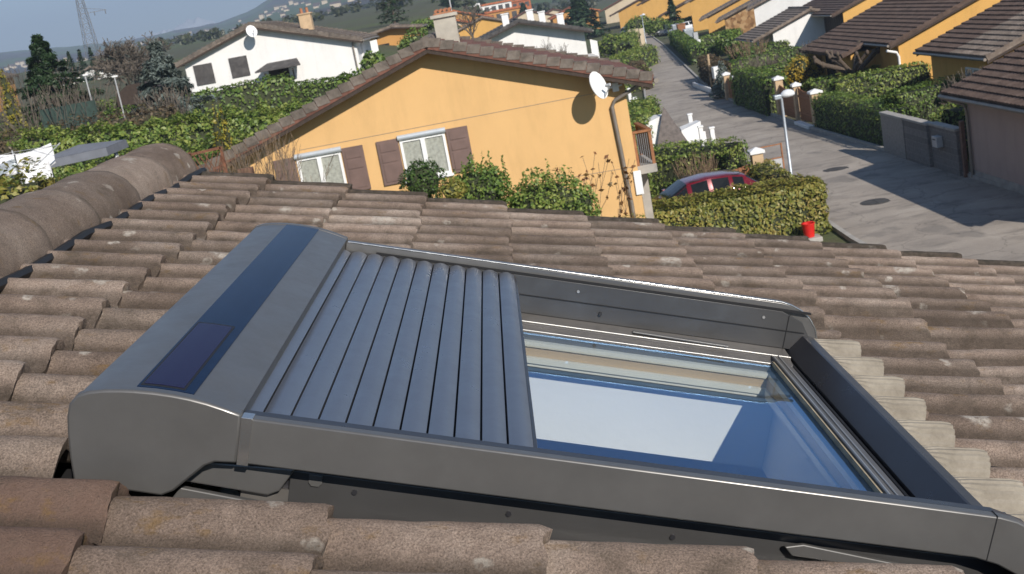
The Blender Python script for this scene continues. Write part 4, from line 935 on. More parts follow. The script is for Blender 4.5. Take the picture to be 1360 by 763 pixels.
# downpipe from the front corner of the eave
P_ = [atY(862, 101, YY-.3), atY(850, 113, YY-.25), atY(817, 133, YY-.08), atY(813, 142, YY-.07), atY(839, 270, YY-.07)]; P_.append(P_[-1]+Vector((.0, 0, -2.2)))
mb = MB(); mb.tube([(p.x-YX, p.y-YY, p.z) for p in P_], .045, 10); mb.build('downpipe', M['zinc'], yh, smooth=60)
p = atY(848, 243, YY-.03); MB().box(p.x-YX-.09, p.x-YX+.09, -.05, -.002, p.z-.28, p.z+.28).build('meter_box', M['pale'], yh, bevel=.01)
p = atY(818, 116, YY-.1); mb = MB(); mb.box(p.x-YX-.08, p.x-YX+.06, -.12, -.002, p.z-.10, p.z+.10); mb.tube([(p.x-YX-.15, -.1, p.z), (p.x-YX+.15, -.1, p.z+.03)], .025, 6); mb.build('wall_box', M['pale'], yh, bevel=.008)
# raised landing with timber rail on the street side of the ochre house
ld = empty('stair_landing', (2.87, 28.2, 0), 0, 'concrete landing with rust brown timber rail and netting beside the ochre house', 'landing')
zn = atY(872, 217, 28.2); zl = zn.z; wx = zn.x-2.87; zh = atY(868, 172, 28.2).z-zl; dl = 1.9
MB().box(.005, wx, 0, dl, zl-.20, zl).build('slab', M['kerb'], ld, bevel=.01)
MB().box(.1, .3, .7, .9, -1, zl-.202).build('post', M['kerb'], ld)
mb = MB(); mb.bar((.02, .05, zh+zl), (wx, .05, zh+zl), .11, .05); mb.bar((wx-.05, .10, zh+zl), (.35, dl, zh+zl), .11, .05)
mb.bar((.05,.05,zl+zh-.03),(.05,.05,zl-.2),.07,.07); mb.bar((wx-.05,.05,zh+zl-.03),(wx-.05,.05,zl+.001),.07,.07); mb.bar((.35,dl-.04,zl+zh-.03),(.35,dl-.04,zl+.001),.07,.07); mb.build('handrail', M['woodorange'], ld)
for i in range(7): MB().tube([(.12+(wx-.2)*i/6, .05, zl+.01), (.12+(wx-.2)*i/6, .05, zl+zh-.04)], .008, 4).build('baluster', M['galv'], ld)
mb = MB(); mb.bar((wx-.06, .12, zl+zh*.5), (.36, dl-.02, zl+zh*.5), .006, zh*.86); mb.build('netting', M['darkmesh'], ld)
p = atY(794, 114, YY-.72); dish(p, (.74, -.60, .30), .31, 'white satellite dish on the gable of the ochre house near the eave', (p.x+.05, YY-.001, p.z-.12))
# aerial standing on the ochre house chimney
q = Vector((YX+.62, YY+2.75, 7.3)); aer = empty('tv_aerial', q, 0, 'thin television aerial on a mast beside the ochre house chimney', 'aerial')
MB().tube([(0, 0, -.6), (0, 0, 1.55)], .018, 6).build('mast', M['greypaint'], aer)
mb = MB(); mb.tube([(-.35, 0, 1.2), (.45, 0, 1.32)], .01, 5)
for i in range(8): x = -.33+.1*i; mb.tube([(x, -.2, 1.2+.015*i), (x, .2, 1.2+.015*i)], .006, 4)
mb.tube([(-.2, -.1, .55), (.3, .1, .6)], .01, 5)
for i in range(4): x = -.15+.1*i; mb.tube([(x, -.15, .55), (x, .15, .58)], .006, 4)
mb.build('antenna_rods', M['greypaint'], aer)
# --- white house on the left
WY = 70; p = atY(333, 32, WY); WZ = 5.0
wh = gable_house('white_house', 'long white gabled house with grey closed shutters behind the left hedges', (p.x, WY, 0), 4.2, 5.6, p.z, 9, 'white', 'roofgrey', ov=.45, rake=.45, tan=.315, base=3.5, rk='rakegrey')
for (a, b, c, d) in ((256, 88, 278, 108), (303, 78, 324, 98)):
    A_ = atY(a, b, WY-.04); B_ = atY(c, d, WY-.04); MB().box(A_.x-p.x, B_.x-p.x+.35, -.06, -.002, B_.z-.15, A_.z).build('shutter', M['slate'], wh, bevel=.01)
A_ = atY(358, 90, WY); MB().box(A_.x-p.x-.1, A_.x-p.x+1.05, -.05, -.002, A_.z-2.0, A_.z-.1).build('door', M['wooddark'], wh)
q = atY(360, 86, WY-.6); mb = MB(); q.z -= .12; x0 = q.x-p.x-.9; mb.add([(x0,-1.1,q.z-.12),(x0+2.6,-1.1,q.z-.12),(x0+2.3,0,q.z+.22),(x0+.6,0,q.z+.22),(x0,-1.1,q.z-.2),(x0+2.6,-1.1,q.z-.2),(x0+2.3,0,q.z+.1),(x0+.6,0,q.z+.1)], [(0,1,2,3),(7,6,5,4),(0,4,5,1),(1,5,6,2),(3,7,4,0),(2,6,7,3)]); pc = mb.build('porch_roof', M['slate'], wh)
mb = MB(); mb.bar((x0+.5,-.95,q.z-.33),(x0+.75,-.02,q.z-.9),.08,.08); mb.bar((x0+2.1,-.95,q.z-.33),(x0+1.95,-.02,q.z-.9),.08,.08); mb.build('bracket', M['wooddark'], pc)
chimney(wh, 2.6, 3.5, p.z-.75, .7, .8, 'sandstone')
# street side of the white house: loggia
MB().box(5.602, 6.4, 1.0, 4.5, 4.0, 5.7).build('balcony', M['white'], wh); [MB().box(6.3, 6.4, 1.0+i*1.1, 1.1+i*1.1, 6.001, 6.85).build('balcony_post', M['pale'], wh) for i in range(4)]
window(wh, 2.0, 5.9, 1.0, 1.3, 5.6, 'right', curtain=False)
mb = MB(); mb.tube([(5.45,-.08,7.1),(5.4,-.06,6.8),(5.4,-.06,3.8)],.05,6); mb.build('downpipe', M['zinc'], wh)
q = atY(334, 42, WY-.85); dish(q, (.45, -.75, .35), .34, 'white satellite dish high on the gable of the long white house', (q.x, WY-.002, q.z-.1))
# --- second white house, dark roof, between the ochre house and the street
VY = 92; p = atY(688, 27, VY)
v = gable_house('white_house', 'white house with a wide dark roof beyond the ochre house ridge', (p.x, VY, 0), 2.9, 4.7, p.z, 11, 'white', 'slate', ov=.55, rake=.9, tan=.31, base=-1, rk='slate')
for i, (cx, cy) in enumerate(((-.9,1.5),(1.1,4.5),(2.1,7.0),(3.3,3.2))): chimney(v, cx, cy, p.z-abs(cx)*.31, .5, .85, 'pale', pots=False)
MB().box(4.702, 5.6, .6, 6, -1, 2.6).build('balcony', M['white'], v); [MB().box(5.5, 5.6, .6+i*1.3, .7+i*1.3, 2.601, 3.7).build('balcony_post', M['pale'], v) for i in range(5)]
window(v, 1.0, 2.7, .9, 1.2, 4.7, 'right', curtain=False); window(v, 3.2, 2.7, .9, 1.2, 4.7, 'right', curtain=False)
# --- orange house left of centre with windows
OY = 105; p = atY(520, 34, OY)
oh = gable_house('orange_house', 'small orange rendered house with grey roof right of the long white house', (p.x, OY, 0), 4.2, 2.2, p.z, 7, 'orangew', 'roofgrey', ov=.4, rake=.8, tan=.16, base=0)
for k in range(3): window(oh, -3.2+k*1.9, p.z-2.4, .8, 1.0, 0, curtain=False, frame='wooddark')
# --- garage on the right
GX = 13.42; gw = 5.2; zrg = 2.62+.36*(gw+.6)
ga_ = gable_house('garage', 'pinkish grey garage with brown corrugated tile roof at the right edge', (GX+gw, 26.0, 0), gw, gw, zrg, 9.35, 'pinkgrey', 'roofbrown', ov=.6, rake=.35, tan=.36, wave=.23, base=-.3)
mb = MB(); mb.tube([(-gw-.62, 9.6, 2.48), (-gw-.1, 9.3, 2.2), (-gw-.07, 9.25, 2.0), (-gw-.07, 9.25, .05)], .045, 8); mb.build('downpipe', M['zinc'], ga_, smooth=60)
mb = MB(); mb.box(-gw-.02, -gw-.001, .0, 9.34, -.2, .25); mb.build('plinth', M['kerb'], ga_)
# --- houses on the right of the street
b1 = gable_house('ochre_house', 'house in shade behind the garage, pale and brown roof tiles, white window', (16.6+6.1, 41.9, 0), 5.6, 5.6, 2.78+.36*6.1, 6.4, 'yellow2', 'roofgrey', ov=.5, rake=.3, tan=.36, wave=.25, roof2='roofbrown', split=3.0, base=-.3)
window(b1, 1.4, 1.0, 1.5, 1.2, -5.6, 'left', curtain=True)
a1_ = gable_house('ochre_house', 'ochre gable with a long brown roof and white downpipe behind the pollard tree', (17.4+6.6, 54.5, 0), 6.1, 6.1, 2.75+.36*6.6, 11.0, 'yellow2', 'roofbrown', ov=.5, rake=.3, tan=.36, wave=.28, base=-.3, wingL=(3.2, 11.3, 1.15))
mb = MB(); mb.tube([(-6.7, -.2, 2.45), (-6.25, -.1, 2.3), (-6.15, -.06, 2.1), (-6.15, -.06, 0)], .06, 8); mb.build('downpipe', M['pale'], a1_, smooth=60)
window(a1_, 6.2, .9, 1.6, 1.3, -7.25, 'left', curtain=False, frame='wooddark')
def row_house(name, label, px, py, y, half, depth, wall, roofm, zoff=.0, rz=0, **k):
    p = atY(px, py, y); zw = p.z; t_ = k.pop('tan', .35); zr = zw+.18+t_*half
    return gable_house(name, label, (p.x+half*math.cos(rz), y+half*math.sin(rz), 0), half, half, zr, depth, wall, roofm, rz=rz, tan=t_, **k), zr
G_ = 'houses along the right side of the street'
c1, z = row_house('timber_house', 'house clad in dark brown boards with a brown roof, yellow gable to its right', 1119, 14, 88, 6, 12, 'yellow2', 'roofbrown', ov=.9, group=G_)
mb = MB()
for i in range(41): mb.box(-6.04-.02*(i % 2), -6.002, .1+.29*i, .37+.29*i, 0, z-2.4)
mb.build('board_cladding', M['wooddark'], c1)
row_house('white_house', 'tall bright white gable right of the stone faced gable', 1001, 10, 112, 6, 9, 'white', 'roofgrey', rz=-R(13), ov=.6, group=G_)
row_house('garage', 'small white garage with brown lean roof in front of the tall white gable', 1026, 42, 93, 3.0, 6, 'white', 'roofgrey', ov=1.6, group=G_)
row_house('stone_house', 'gable faced with brown rubble stone left of the tall white gable', 962, 25, 128, 6, 9, 'stone', 'roofgrey', rz=-R(13), ov=.9, group=G_)
row_house('ochre_house', 'narrow ochre gable just left of the stone faced gable', 939, 23, 140, 5, 9, 'yellow2', 'roofgrey', rz=-R(12), ov=.9, group=G_)
row_house('ochre_house', 'broad ochre gable rising to the top edge of the photo beside a dark conifer', 916, 2, 160, 7, 10, 'yellow2', 'roofgrey', rz=-R(12), ov=.6, group=G_)
row_house('garage', 'small ochre garage gable behind the parked white car', 887, 17, 178, 4.5, 8, 'yellow2', 'roofbrown', rz=-R(11), ov=1.5, group=G_)
row_house('ochre_house', 'ochre gable at the far end of the street above the white piers', 852, 5, 200, 6.5, 10, 'yellow2', 'roofbrown', rz=-R(10), ov=.8, group=G_)
row_house('garage', 'low ochre garage gable at the far end of the street beside dark hedge', 821, 16, 215, 4.0, 8, 'yellow2', 'roofbrown', rz=-R(10), ov=1.6, group=G_)
row_house('white_house', 'cream white gable with red brown roof farthest along the street', 803, 13, 245, 5, 9, 'cream', 'roofred', rz=-R(8), ov=3.0, group=G_)
# --- the town in the distance
tn = random.Random(11)
T_ = [('rooforange', 'cream', 575, 22, 170, 'orange roofed house left of the chimney of the ochre house'), ('rooforange', 'orangew', 602, 14, 190, 'orange roofed house just right of the aerial mast'),
      ('roofgrey', 'yellow2', 640, 22, 150, 'low yellow house seen over the ridge of the ochre house'), ('rooforange', 'orangew', 762, 8, 230, 'orange roofed house left of the brown roofs at the street end'),
      ('roofred', 'cream', 700, 14, 260, 'red roofed house behind the chimneys of the dark roofed house'), ('roofgrey', 'white', 120, 88, 150, 'low white house with brown roof below the pylon'),
      ('roofgrey', 'orangew', -122, 97, 100, 'house with brown roof cut by the left edge of the photo'), ('roofred', 'cream', 735, 12, 300, 'red roofed house far behind the dark roofed house'),
      ('roofbrown', 'white', 610, 8, 330, 'small white house far behind the aerial'), ('rooforange', 'cream', 548, 26, 240, 'small orange roof between the fir and the chimney')]
for rm, wm, px, py, y, lab in T_:
    p = atY(px, py, y); hw = tn.uniform(4.0, 5.5); gable_house('town_house', lab, (p.x, y, 0), hw, hw, p.z, tn.uniform(8, 11), wm, rm, tan=.33, base=g(p.x, y)-1, gut=False, group='houses of the town in the distance')
for px, py, y, n, m, lab in ((655, 6, 340, 4, 'white', 'tall white and red apartment block left of the dark firs'), (683, 3, 380, 3, 'rooforange', 'reddish apartment block beside the white one'), (672, 14, 300, 3, 'orangew', 'low reddish apartment block in front of the white one')):
    p = atY(px, py, y); b0 = g(p.x, y)-1; t = empty('apartment_block', (p.x, y, 0), .1, lab, 'apartment block', 'apartment blocks of the town'); MB().box(-5, 5, 0, 9, b0, p.z).build('wall', M[m], t); MB().box(-5.3, 5.3, -.3, 9.3, p.z+.01, p.z+.5).build('roof', M['rooforange'], t)
    for r_ in range(n):
        for c_ in range(5): z = p.z-1.9-2.6*r_; MB().box(-4.4+1.9*c_, -3.2+1.9*c_, -.08, -.01, z, z+1.4).build('window', M['slate'], t)
# ------------------------------------------------------------------ planting and things
def A(px, py, y): return atY(px, py, y)
# hedges on the left, far to near
hedge((-31, 62), (-14.5, 56), 1.6, 1.9, 'long hedge running below the conifers toward the blue spruce', leaf=.15, dens=80, mat='hedge', wild=.16, cap=9000)
hedge((-17.5, 60), (-7.0, 58), 1.6, 1.55, 'dark clipped hedge under the windows of the long white house', leaf=.14, dens=110, mat='hedge', cap=10000)
hedge((-20, 50), (-9.5, 57), 1.3, 1.8, 'hedge running back toward the long white house beside the spruce', leaf=.17, dens=60, cap=6000)
hedge((-16, 41), (-5.0, 42.5), 1.8, 2.2, 'broad wild laurel hedge behind the rear roof of the ochre house', leaf=.14, dens=230, mat='laurel', wild=.25, cap=24000)
hedge((-22, 37), (-6.0, 36.0), 1.8, 1.95, 'loose bright green laurel hedge beyond the grey swing canopy', leaf=.13, dens=230, mat='laurel', wild=.25, cap=30000)
hedge((-20, 32.5), (-7.0, 33.6), 1.1, 1.75, 'clipped hedge with a flat pale top directly behind the swing canopy', leaf=.10, dens=150, mat='hedge', cap=13000)
hedge((-26, 46), (-12, 45.5), 1.6, 2.0, 'brownish unclipped hedge below the green netting', leaf=.13, dens=90, mat='hedge_b', wild=.3, cap=10000)
hedge((-12.6, 22.0), (-8.55, 22.6), 1.6, 2.55, 'glossy laurel hedge at the left edge in front of the laundry', leaf=.13, dens=110, mat='laurel_y', wild=.22, cap=6000, z0=3.4, z1=3.4)
hedge((-12.5, 27.5), (-8.2, 28.2), 1.2, 1.45, 'low bright laurel hedge below the swing canopy', leaf=.13, dens=100, mat='laurel', wild=.15, cap=5000)
# hedges right of the street
def H(a, b, w, h, lab, **k): hedge(a, b, w, h, lab, **k)
H((13.95, 42.8), (13.6, 51.6), 1.2, 1.45, 'long street hedge between the grey block wall and the brown gate', leaf=.09, dens=150, cap=12000, wild=.03)
H((13.9, 43.9), (18.6, 45.4), 1.3, 1.9, 'garden hedge crossing in front of the pollard tree, sunlit face', leaf=.10, dens=150, mat='hedge', cap=10000, wild=.03)
H((14.2, 52.6), (18.6, 53.4), 1.2, 1.8, 'hedge below the pollard tree with a gap at its right end', leaf=.12, dens=110, mat='laurel', cap=7000)
H((14.0, 38.6), (17.5, 39.6), 1.2, 1.75, 'short hedge rising behind the grey block wall', leaf=.11, dens=110, mat='laurel', cap=5000)
H((13.2, 58.6), (13.2, 66.5), 1.3, 1.9, 'dark street hedge between the two brown gates', leaf=.13, dens=80, cap=6000)
H((14.3, 57.0), (19.5, 58.0), 1.2, 1.5, 'low garden hedge left of the forsythia', leaf=.14, dens=80, cap=4000)
H((13.8, 68.5), (18.5, 70.1), 1.2, 1.5, 'garden hedge behind the forsythia crossing toward the white garage', leaf=.15, dens=70, cap=4500)
H((14.9, 80), (20.5, 83), 1.2, 1.3, 'garden hedge in front of the small white garage', leaf=.18, dens=50, cap=3500)
H((13.9, 76), (14.7, 86), 1.2, 1.6, 'brown winter hedge bordering the far right side of the street', leaf=.15, dens=60, mat='hedge_b', cap=3500, wild=.12)
H((17.5, 90), (22, 93), 1.2, 1.2, 'hedge beside the white garage shadow', leaf=.2, dens=45, cap=3000)
H((17.5, 106), (26, 112), 1.3, .9, 'hedge in front of the stone faced gable', leaf=.22, dens=40, cap=3000)
H((20.5, 124), (28, 130), 1.3, 1.0, 'hedge in front of the narrow ochre gable', leaf=.24, dens=35, cap=2500)
H((16.8, 101), (20.6, 138), 1.3, 1.5, 'dark far street hedge behind the parked bins', leaf=.24, dens=35, cap=4000)
H((24, 160), (31, 176), 2, 1.6, 'dark hedge at the far bend of the street', leaf=.3, dens=25, cap=2500)
# hedges left of the street
H((2.6, 32.0), (8.0, 32.15), 1.5, 1.5, 'thick golden green hedge in front of the red car', leaf=.095, dens=520, mat='laurel_y', cap=26000, wild=.08, rnd=.3, z0=0.02, z1=.02)
H((3.2, 42.6), (7.4, 39.6), 1.7, 1.75, 'rounded hedge behind the red car', leaf=.10, dens=190, mat='laurel', cap=9000, wild=.07, rnd=.45, z0=0.05, z1=.05)
H((3.4, 36.4), (3.0, 42.0), 1.5, 1.7, 'hedge along the left side of the parking yard beside the ochre house', leaf=.11, dens=120, mat='laurel', cap=6000)
H((7.75, 35.6), (7.9, 39.0), .9, 1.1, 'low hedge beside the lamp post', leaf=.1, dens=140, mat='laurel_y', cap=4000)
H((4.2, 47.5), (7.2, 62.5), 1.6, 1.6, 'overgrown hedge behind the landing of the ochre house', leaf=.14, dens=90, mat='laurel', cap=7000, wild=.2)
H((5.5, 84), (10.3, 87), 2.2, 1.5, 'hedge with a brown end left of the far street', leaf=.17, dens=70, mat='laurel', cap=4500, wild=.2)
H((10.0, 85.5), (10.9, 95), 1.2, 1.6, 'brown leafless hedge on the far left kerb', leaf=.15, dens=60, mat='hedge_b', cap=3500)
H((9, 99), (14, 112), 2, 1.7, 'hedge in front of the dark roofed white house', leaf=.2, dens=45, mat='laurel', cap=3500, wild=.25)
H((13, 122), (17, 150), 2, 1.9, 'hedge by the far street lamp', leaf=.24, dens=35, mat='laurel', cap=3000, wild=.3)
# shrubs under the ochre wall
def S(px, py, y): p = A(px, py, y); return p
def bsh(px, top, y, wpx, label, mat, n, leaf, seed, **k):
    p = A(px, top, y); z0 = g(p.x, y); rx = wpx/2*y/F*1.02; return bush(k.pop('name', 'bush'), (p.x, y, z0), rx, rx*.9, p.z-z0, label, mat, leaf, n, seed=seed, **k)
bsh(556, 213, 22.5, 72, 'clipped dark boxwood ball in front of the ochre wall, left of the upright shrub', 'box', 6500, .055, 3, name='boxwood', lobes=-1)
bsh(597, 238, 21.5, 40, 'low yellow green shrub between the boxwood ball and the upright shrub', 'laurel_y', 2200, .07, 4, lobes=-3)
bsh(630, 217, 22.5, 98, 'dark upright shrub with pointed shoots below the right shutter', 'hedge', 7000, .07, 5, upright=18, lobes=-5)
bsh(716, 226, 22.5, 150, 'wide bright green laurel bush against the ochre wall', 'laurel', 11000, .075, 6, upright=8, lobes=-6)
p = A(787, 262, 24.5); bare_shrub((p.x, 24.5, g(p.x, 24.5)), 3.2, 1.1, 'sparse shrub with rusty dry leaves against the ochre wall', 4, 9, leaves=420)
p = A(826, 270, 25.5); bare_shrub((p.x-.1, 25.5, g(p.x, 25.5)), 2.0, .5, 'thin sapling with a few dry leaves beside the downpipe', 8, 4, leaves=60)
hedge((.6, 24.6), (2.6, 27.0), .8, 1.9, 'low dry hedge end below the downpipe', leaf=.09, dens=110, mat='laurel_y', z0=.6, z1=.4)
p = A(350, 215, 24); bare_shrub((p.x, 24, g(p.x, 24)), 3.1, 2.0, 'tall leafless shrub with fine twigs before the left end of the ochre gable', 12, 26, depth=3, minr=.004)
p = A(318, 215, 25); bare_shrub((p.x, 25, g(p.x, 25)), 2.6, 2.2, 'grey leafless brushwood along the left rake of the ochre roof', 14, 30, 'darktwig', depth=3, minr=.005)
p = A(920, 205, 39); bare_shrub((p.x, 38.6, .02), 1.75, 1.6, 'leafless fan shaped shrub between the hedges behind the red car', 21, 30, depth=2, minr=.006)
# left background trees
p = A(67, 120, 55); conifer((p.x, 55, g(p.x, 55)), A(65, 40, 55).z-g(p.x, 55), 3.8, 'tall dark green fir at the left against the sky', 'fir', 22000, .2, 2)
p = A(222, 130, 50); conifer((p.x, 50, g(p.x, 50)), A(208, 52, 50).z-g(p.x, 50), 3.2, 'blue grey spruce left of the long white house', 'spruce', 15000, .2, 5, name='blue_spruce')
p = A(172, 95, 78); zz = g(p.x, 78); bare_tree((p.x, 78, zz), A(168, 40, 78).z-zz, 'round crowned leafless tree below the snowy mountain', 3, 6, .75, name='bare_tree', minr=.02, trunk=.2, nb=(3, 4), up=.05)
for i, (px, top, y, h, w, lab) in enumerate(((30, 88, 58, 0, 3.2, 'leafless thicket left of the dark fir'), (108, 112, 54, 0, 2.4, 'leafless brush right of the dark fir'), (55, 118, 48, 0, 2.4, 'low leafless brush in front of the dark fir'), (215, 118, 47, 0, 1.8, 'brown brush at the foot of the spruce'))):
    p = A(px, top, y); zz = g(p.x, y); bare_shrub((p.x, y, zz), p.z-zz, w*1.3, lab, 30+i, 34, 'darktwig', depth=2, minr=.011)
p = A(12, 135, 52); zz = g(p.x, 52); bush('golden_cypress', (p.x, 52, zz), .75, .75, A(11, 100, 52).z-zz, 'small golden cypress at the left edge of the photo', 'yellowcyp', .12, 2500, seed=1, cone=True)
for px, py, y, s_, lab in ((293, 147, 35.4, .35, 'small golden conifer in the laurel hedge, left one of a pair'), (304, 150, 35.2, .28, 'small golden conifer in the laurel hedge, right one of a pair')):
    p = A(px, py-6, y); zz = g(p.x, y); bush('golden_cypress', (p.x, y-1.1, zz), s_, s_, p.z-zz, lab, 'yellowcyp', .09, 900, seed=2, cone=True)
for i, (px, py, y, w, lab) in enumerate(((492, 66, 60, 60, 'rounded dark shrub at the right end of the long white house'), (470, 92, 50, 60, 'bushy laurel right of the long white house'), (548, 35, 85, 60, 'dark evergreen shrub left of the chimney'))):
    p = A(px, py, y); zz = g(p.x, y); bush('bush', (p.x, y, zz), w/2*y/F, w/2*y/F, p.z-zz, lab, 'hedge', .2, 2600, seed=i+9)
p = A(522, 20, 150); conifer((p.x, 150, g(p.x, 150)), 8.5, 2.4, 'dark fir reaching the top edge of the photo above the orange house', 'fir', 2600, .4, 8)
FG = 'dark firs standing among the town houses'
for i, (px, top, y, rb, lab) in enumerate(((694, 4, 300, 3.2, 'dark fir behind the white chimneys'), (715, 6, 320, 2.6, 'slimmer dark fir right of the fir behind the chimneys'), (765, -14, 200, 5, 'big dark fir above the brown roofs, cut by the top edge'), (595, 2, 260, 3, 'dark fir behind the aerial'), (640, 8, 420, 4, 'fir in front of the hillside town'), (92, 78, 150, 1.2, 'left one of three small firs below the pylon'), (107, 78, 150, 1.2, 'middle one of three small firs below the pylon'), (122, 78, 150, 1.1, 'right one of three small firs below the pylon'), (890, -2, 170, 2.2, 'dark conifer beside the broad ochre gable'))):
    p = A(px, top, y); zz = g(p.x, y); conifer((p.x, y, zz), max(4, p.z-zz), rb, lab, 'fir', 1100, rb*.28, 40+i, group=FG)
p = A(625, 35, 130); bare_tree((p.x, 130, g(p.x, 130)), 5.2, 'pinkish leafless tree in front of the low yellow house', 9, 4, minr=.02)
p = A(725, 45, 86); bare_tree((p.x, 86, g(p.x, 86)), 4.4, 'leafless tree before the dark roofed white house', 10, 4, minr=.012)
for i, (px, py, y, w, h, lab) in enumerate(((560, 30, 130, 50, 3, 'leafy bush left of the ochre house chimney'), (845, 20, 175, 40, 3, 'bush over the white piers'), (870, 22, 165, 40, 3, 'olive green bush at the far bend'), (812, 45, 130, 60, 2.6, 'shrubs right of the dark roofed white house'), (965, 40, 105, 40, 2.4, 'dark bush before the stone faced gable'))):
    p = A(px, py, y); zz = g(p.x, y); bush('bush', (p.x, y, zz), w/2*y/F, w/2*y/F, max(1.5, p.z-zz), lab, 'laurel' if i % 2 else 'hedge', .3, 1500, seed=i+29)
rt = random.Random(77)
P = []
for i in range(300):
    y = 280+500*rt.random()**.8; x = rt.uniform(-.30, .10)*y; z = g(x, y); h = rt.uniform(2, 4)
    c = np.array([x, y, z+h*.4]); d = rng.normal(size=(34, 3)); d /= np.linalg.norm(d, axis=1)[:, None]; P.append(c+d*np.array([h*.6, h*.6, h*.5])*rng.uniform(.5, 1, (34, 1)))
P = np.concatenate(P); o = mesh_np('valley_trees', leaf_arrays(P, rng.normal(size=P.shape), 1.3, asp=.8), len(P), [M['valley'], M['bark']]); tag(o, 'brown and green tree cover spread over the valley floor', 'tree cover', kind='stuff')
# pollard, forsythia, brushwood on the right
def pollard(loc):
    t = empty('pollard_tree', loc, 0, 'pollarded plane tree with knobbly bare limbs on the right', 'tree'); mb = MB(); mb.tube([(0,0,-.1),(0,0,.9),(.05,0,1.7)], [.26,.22,.26], 10); mb.build('trunk', M['bark'], t, smooth=60); mb = MB(); r = random.Random(6)
    for k in range(7):
        a = k*.9+.2; L = r.uniform(1.3, 2.0); p1 = Vector((math.cos(a)*L*.5, math.sin(a)*L*.5, 1.95)); p2 = p1+Vector((math.cos(a)*L*.55, math.sin(a)*L*.55, r.uniform(.2, .6))); mb.tube([(0,0,1.5), p1, p2], [.16,.13,.12], 8); mb.lathe([(0,-.18),(.13,-.12),(.18,0),(.13,.12),(0,.18)], 8, o=p2)
        for q in range(2): b_ = a+r.uniform(-.9, .9); p3 = p2+Vector((math.cos(b_)*.6, math.sin(b_)*.6, r.uniform(.1, .6))); mb.tube([p2, p3], [.10,.08], 7); mb.lathe([(0,-.13),(.10,-.08),(.13,0),(.10,.08),(0,.13)], 8, o=p3)
    mb.build('limb', M['bark'], t, smooth=60); return t
p = A(1134, 100, 57); pollard((p.x, 57, 0)).scale = (.68, .68, .92)
bush('forsythia', (15.6, 63.0, 0), 1.3, 1.1, 2.3, 'yellow flowering forsythia between hedge and brushwood', 'forsythia', .10, 3800, seed=5)
bare_shrub((17.2, 64, 0), 2.5, 3.4, 'dense brown brushwood right of the forsythia', 5, 46, 'darktwig', depth=3, minr=.008)
bare_shrub((15.2, 71, 0), 1.9, 2.6, 'brown brush beyond the forsythia', 6, 34, 'darktwig', depth=3, minr=.009)
bare_shrub((18.6, 90, 0), 1.8, 3.0, 'reddish brown brush beside the far street hedge', 7, 30, 'twig', depth=3, minr=.011)
bare_tree((15.9, 41.3, 0), 2.9, 'small leafless tree in the shade behind the block wall', 15, 4, .8, minr=.008)
bush('bush', (12.95, 70.8, 0), .85, .85, 2.0, 'grey blue conical bush left of the small orange gate', 'spruce', .13, 2800, seed=3, cone=True)
# grey block wall, letter box
wl = empty('block_wall', (13.1, 35.9, 0), 0, 'grey concrete block wall with a flat coping beside the garage', 'wall')
pts = [(0.25, .0), (.12, 2.2), (.02, 4.4), (0, 6.7)]; mb = MB(); mc = MB()
for a, b in zip(pts, pts[1:]): mb.box(min(a[0], b[0]), min(a[0], b[0])+.22, a[1]+.001, b[1]-.001, -.1, 1.36); mc.box(min(a[0], b[0])-.04, min(a[0], b[0])+.26, a[1]+.001, b[1]-.001, 1.362, 1.44)
mb.build('wall', M['block'], wl); mc.build('coping', M['kerb'], wl, bevel=.01)
t = empty('letter_box', (13.10+.0, 37.0, .95), 0, 'small pale letter box on the grey block wall', 'letter box'); MB().box(-.09, .105, 0, .42, -.17, .17).build('body', M['greypaint'], t, bevel=.01); MB().box(-.094, -.0905, .08, .34, .06, .09).build('slot', M['black'], t)
MB_ = MB(); MB_.box(13.25, 13.37, 35.55, 35.70, -.1, 1.7); tag(MB_.build('gate_post', M['woodbrown'], bevel=.01), 'brown gate post in shade between block wall and garage', 'post')
# gates and piers
def pier(x, y, h, w, lab, cap='pale', m='sandstone', grp='gate piers along the street'):
    t = empty('gate_pier', (x, y, 0), 0, lab, 'pier', grp); MB().box(-w/2, w/2, -w/2, w/2, -.1, h).build('shaft', M[m], t, bevel=.012)
    MB().add([(-w/2-.06,-w/2-.06,h+.001),(w/2+.06,-w/2-.06,h+.001),(w/2+.06,w/2+.06,h+.001),(-w/2-.06,w/2+.06,h+.001),(-w/2-.06,-w/2-.06,h+.09),(w/2+.06,-w/2-.06,h+.09),(w/2+.06,w/2+.06,h+.09),(-w/2-.06,w/2+.06,h+.09),(0,0,h+.2)], [(0,3,2,1),(0,1,5,4),(1,2,6,5),(2,3,7,6),(3,0,4,7),(4,5,8),(5,6,8),(6,7,8),(7,4,8)]).build('cap', M[cap], t)
def gate(p0, p1, h, lab, m='woodorange'):
    p0 = Vector(p0); p1 = Vector(p1); d = p1-p0; L = d.length; t = empty('gate', (p0.x, p0.y, .08), math.atan2(d.y, d.x), lab, 'gate', 'timber gates along the street'); mb = MB(); n = int(L/.13)
    for i in range(n): mb.box(L*i/n+.008, L*(i+1)/n-.008, -.012, .012, .02, h*(1-.10*math.sin(math.pi*(i+.5)/n)))
    mb.build('boards', M[m], t); mb = MB(); mb.box(0, L, .013, .05, h*.2, h*.2+.09); mb.box(0, L, .013, .05, h*.7, h*.7+.09); mb.build('rail', M[m], t)
pier(13.3, 51.9, 1.45, .42, 'white capped gate pier at the near end of the long street hedge')
pier(13.2, 54.7, 1.6, .30, 'slim gate pier between the two brown gate leaves')
pier(13.1, 57.6, 1.75, .36, 'tall pale gate pier beside the dark street hedge')
gate((13.28, 52.2), (13.22, 54.5), 1.5, 'near brown board gate behind the lamp post'); gate((13.18, 54.9), (13.1, 57.4), 1.45, 'far brown board gate leaf next to the tall pale pier')
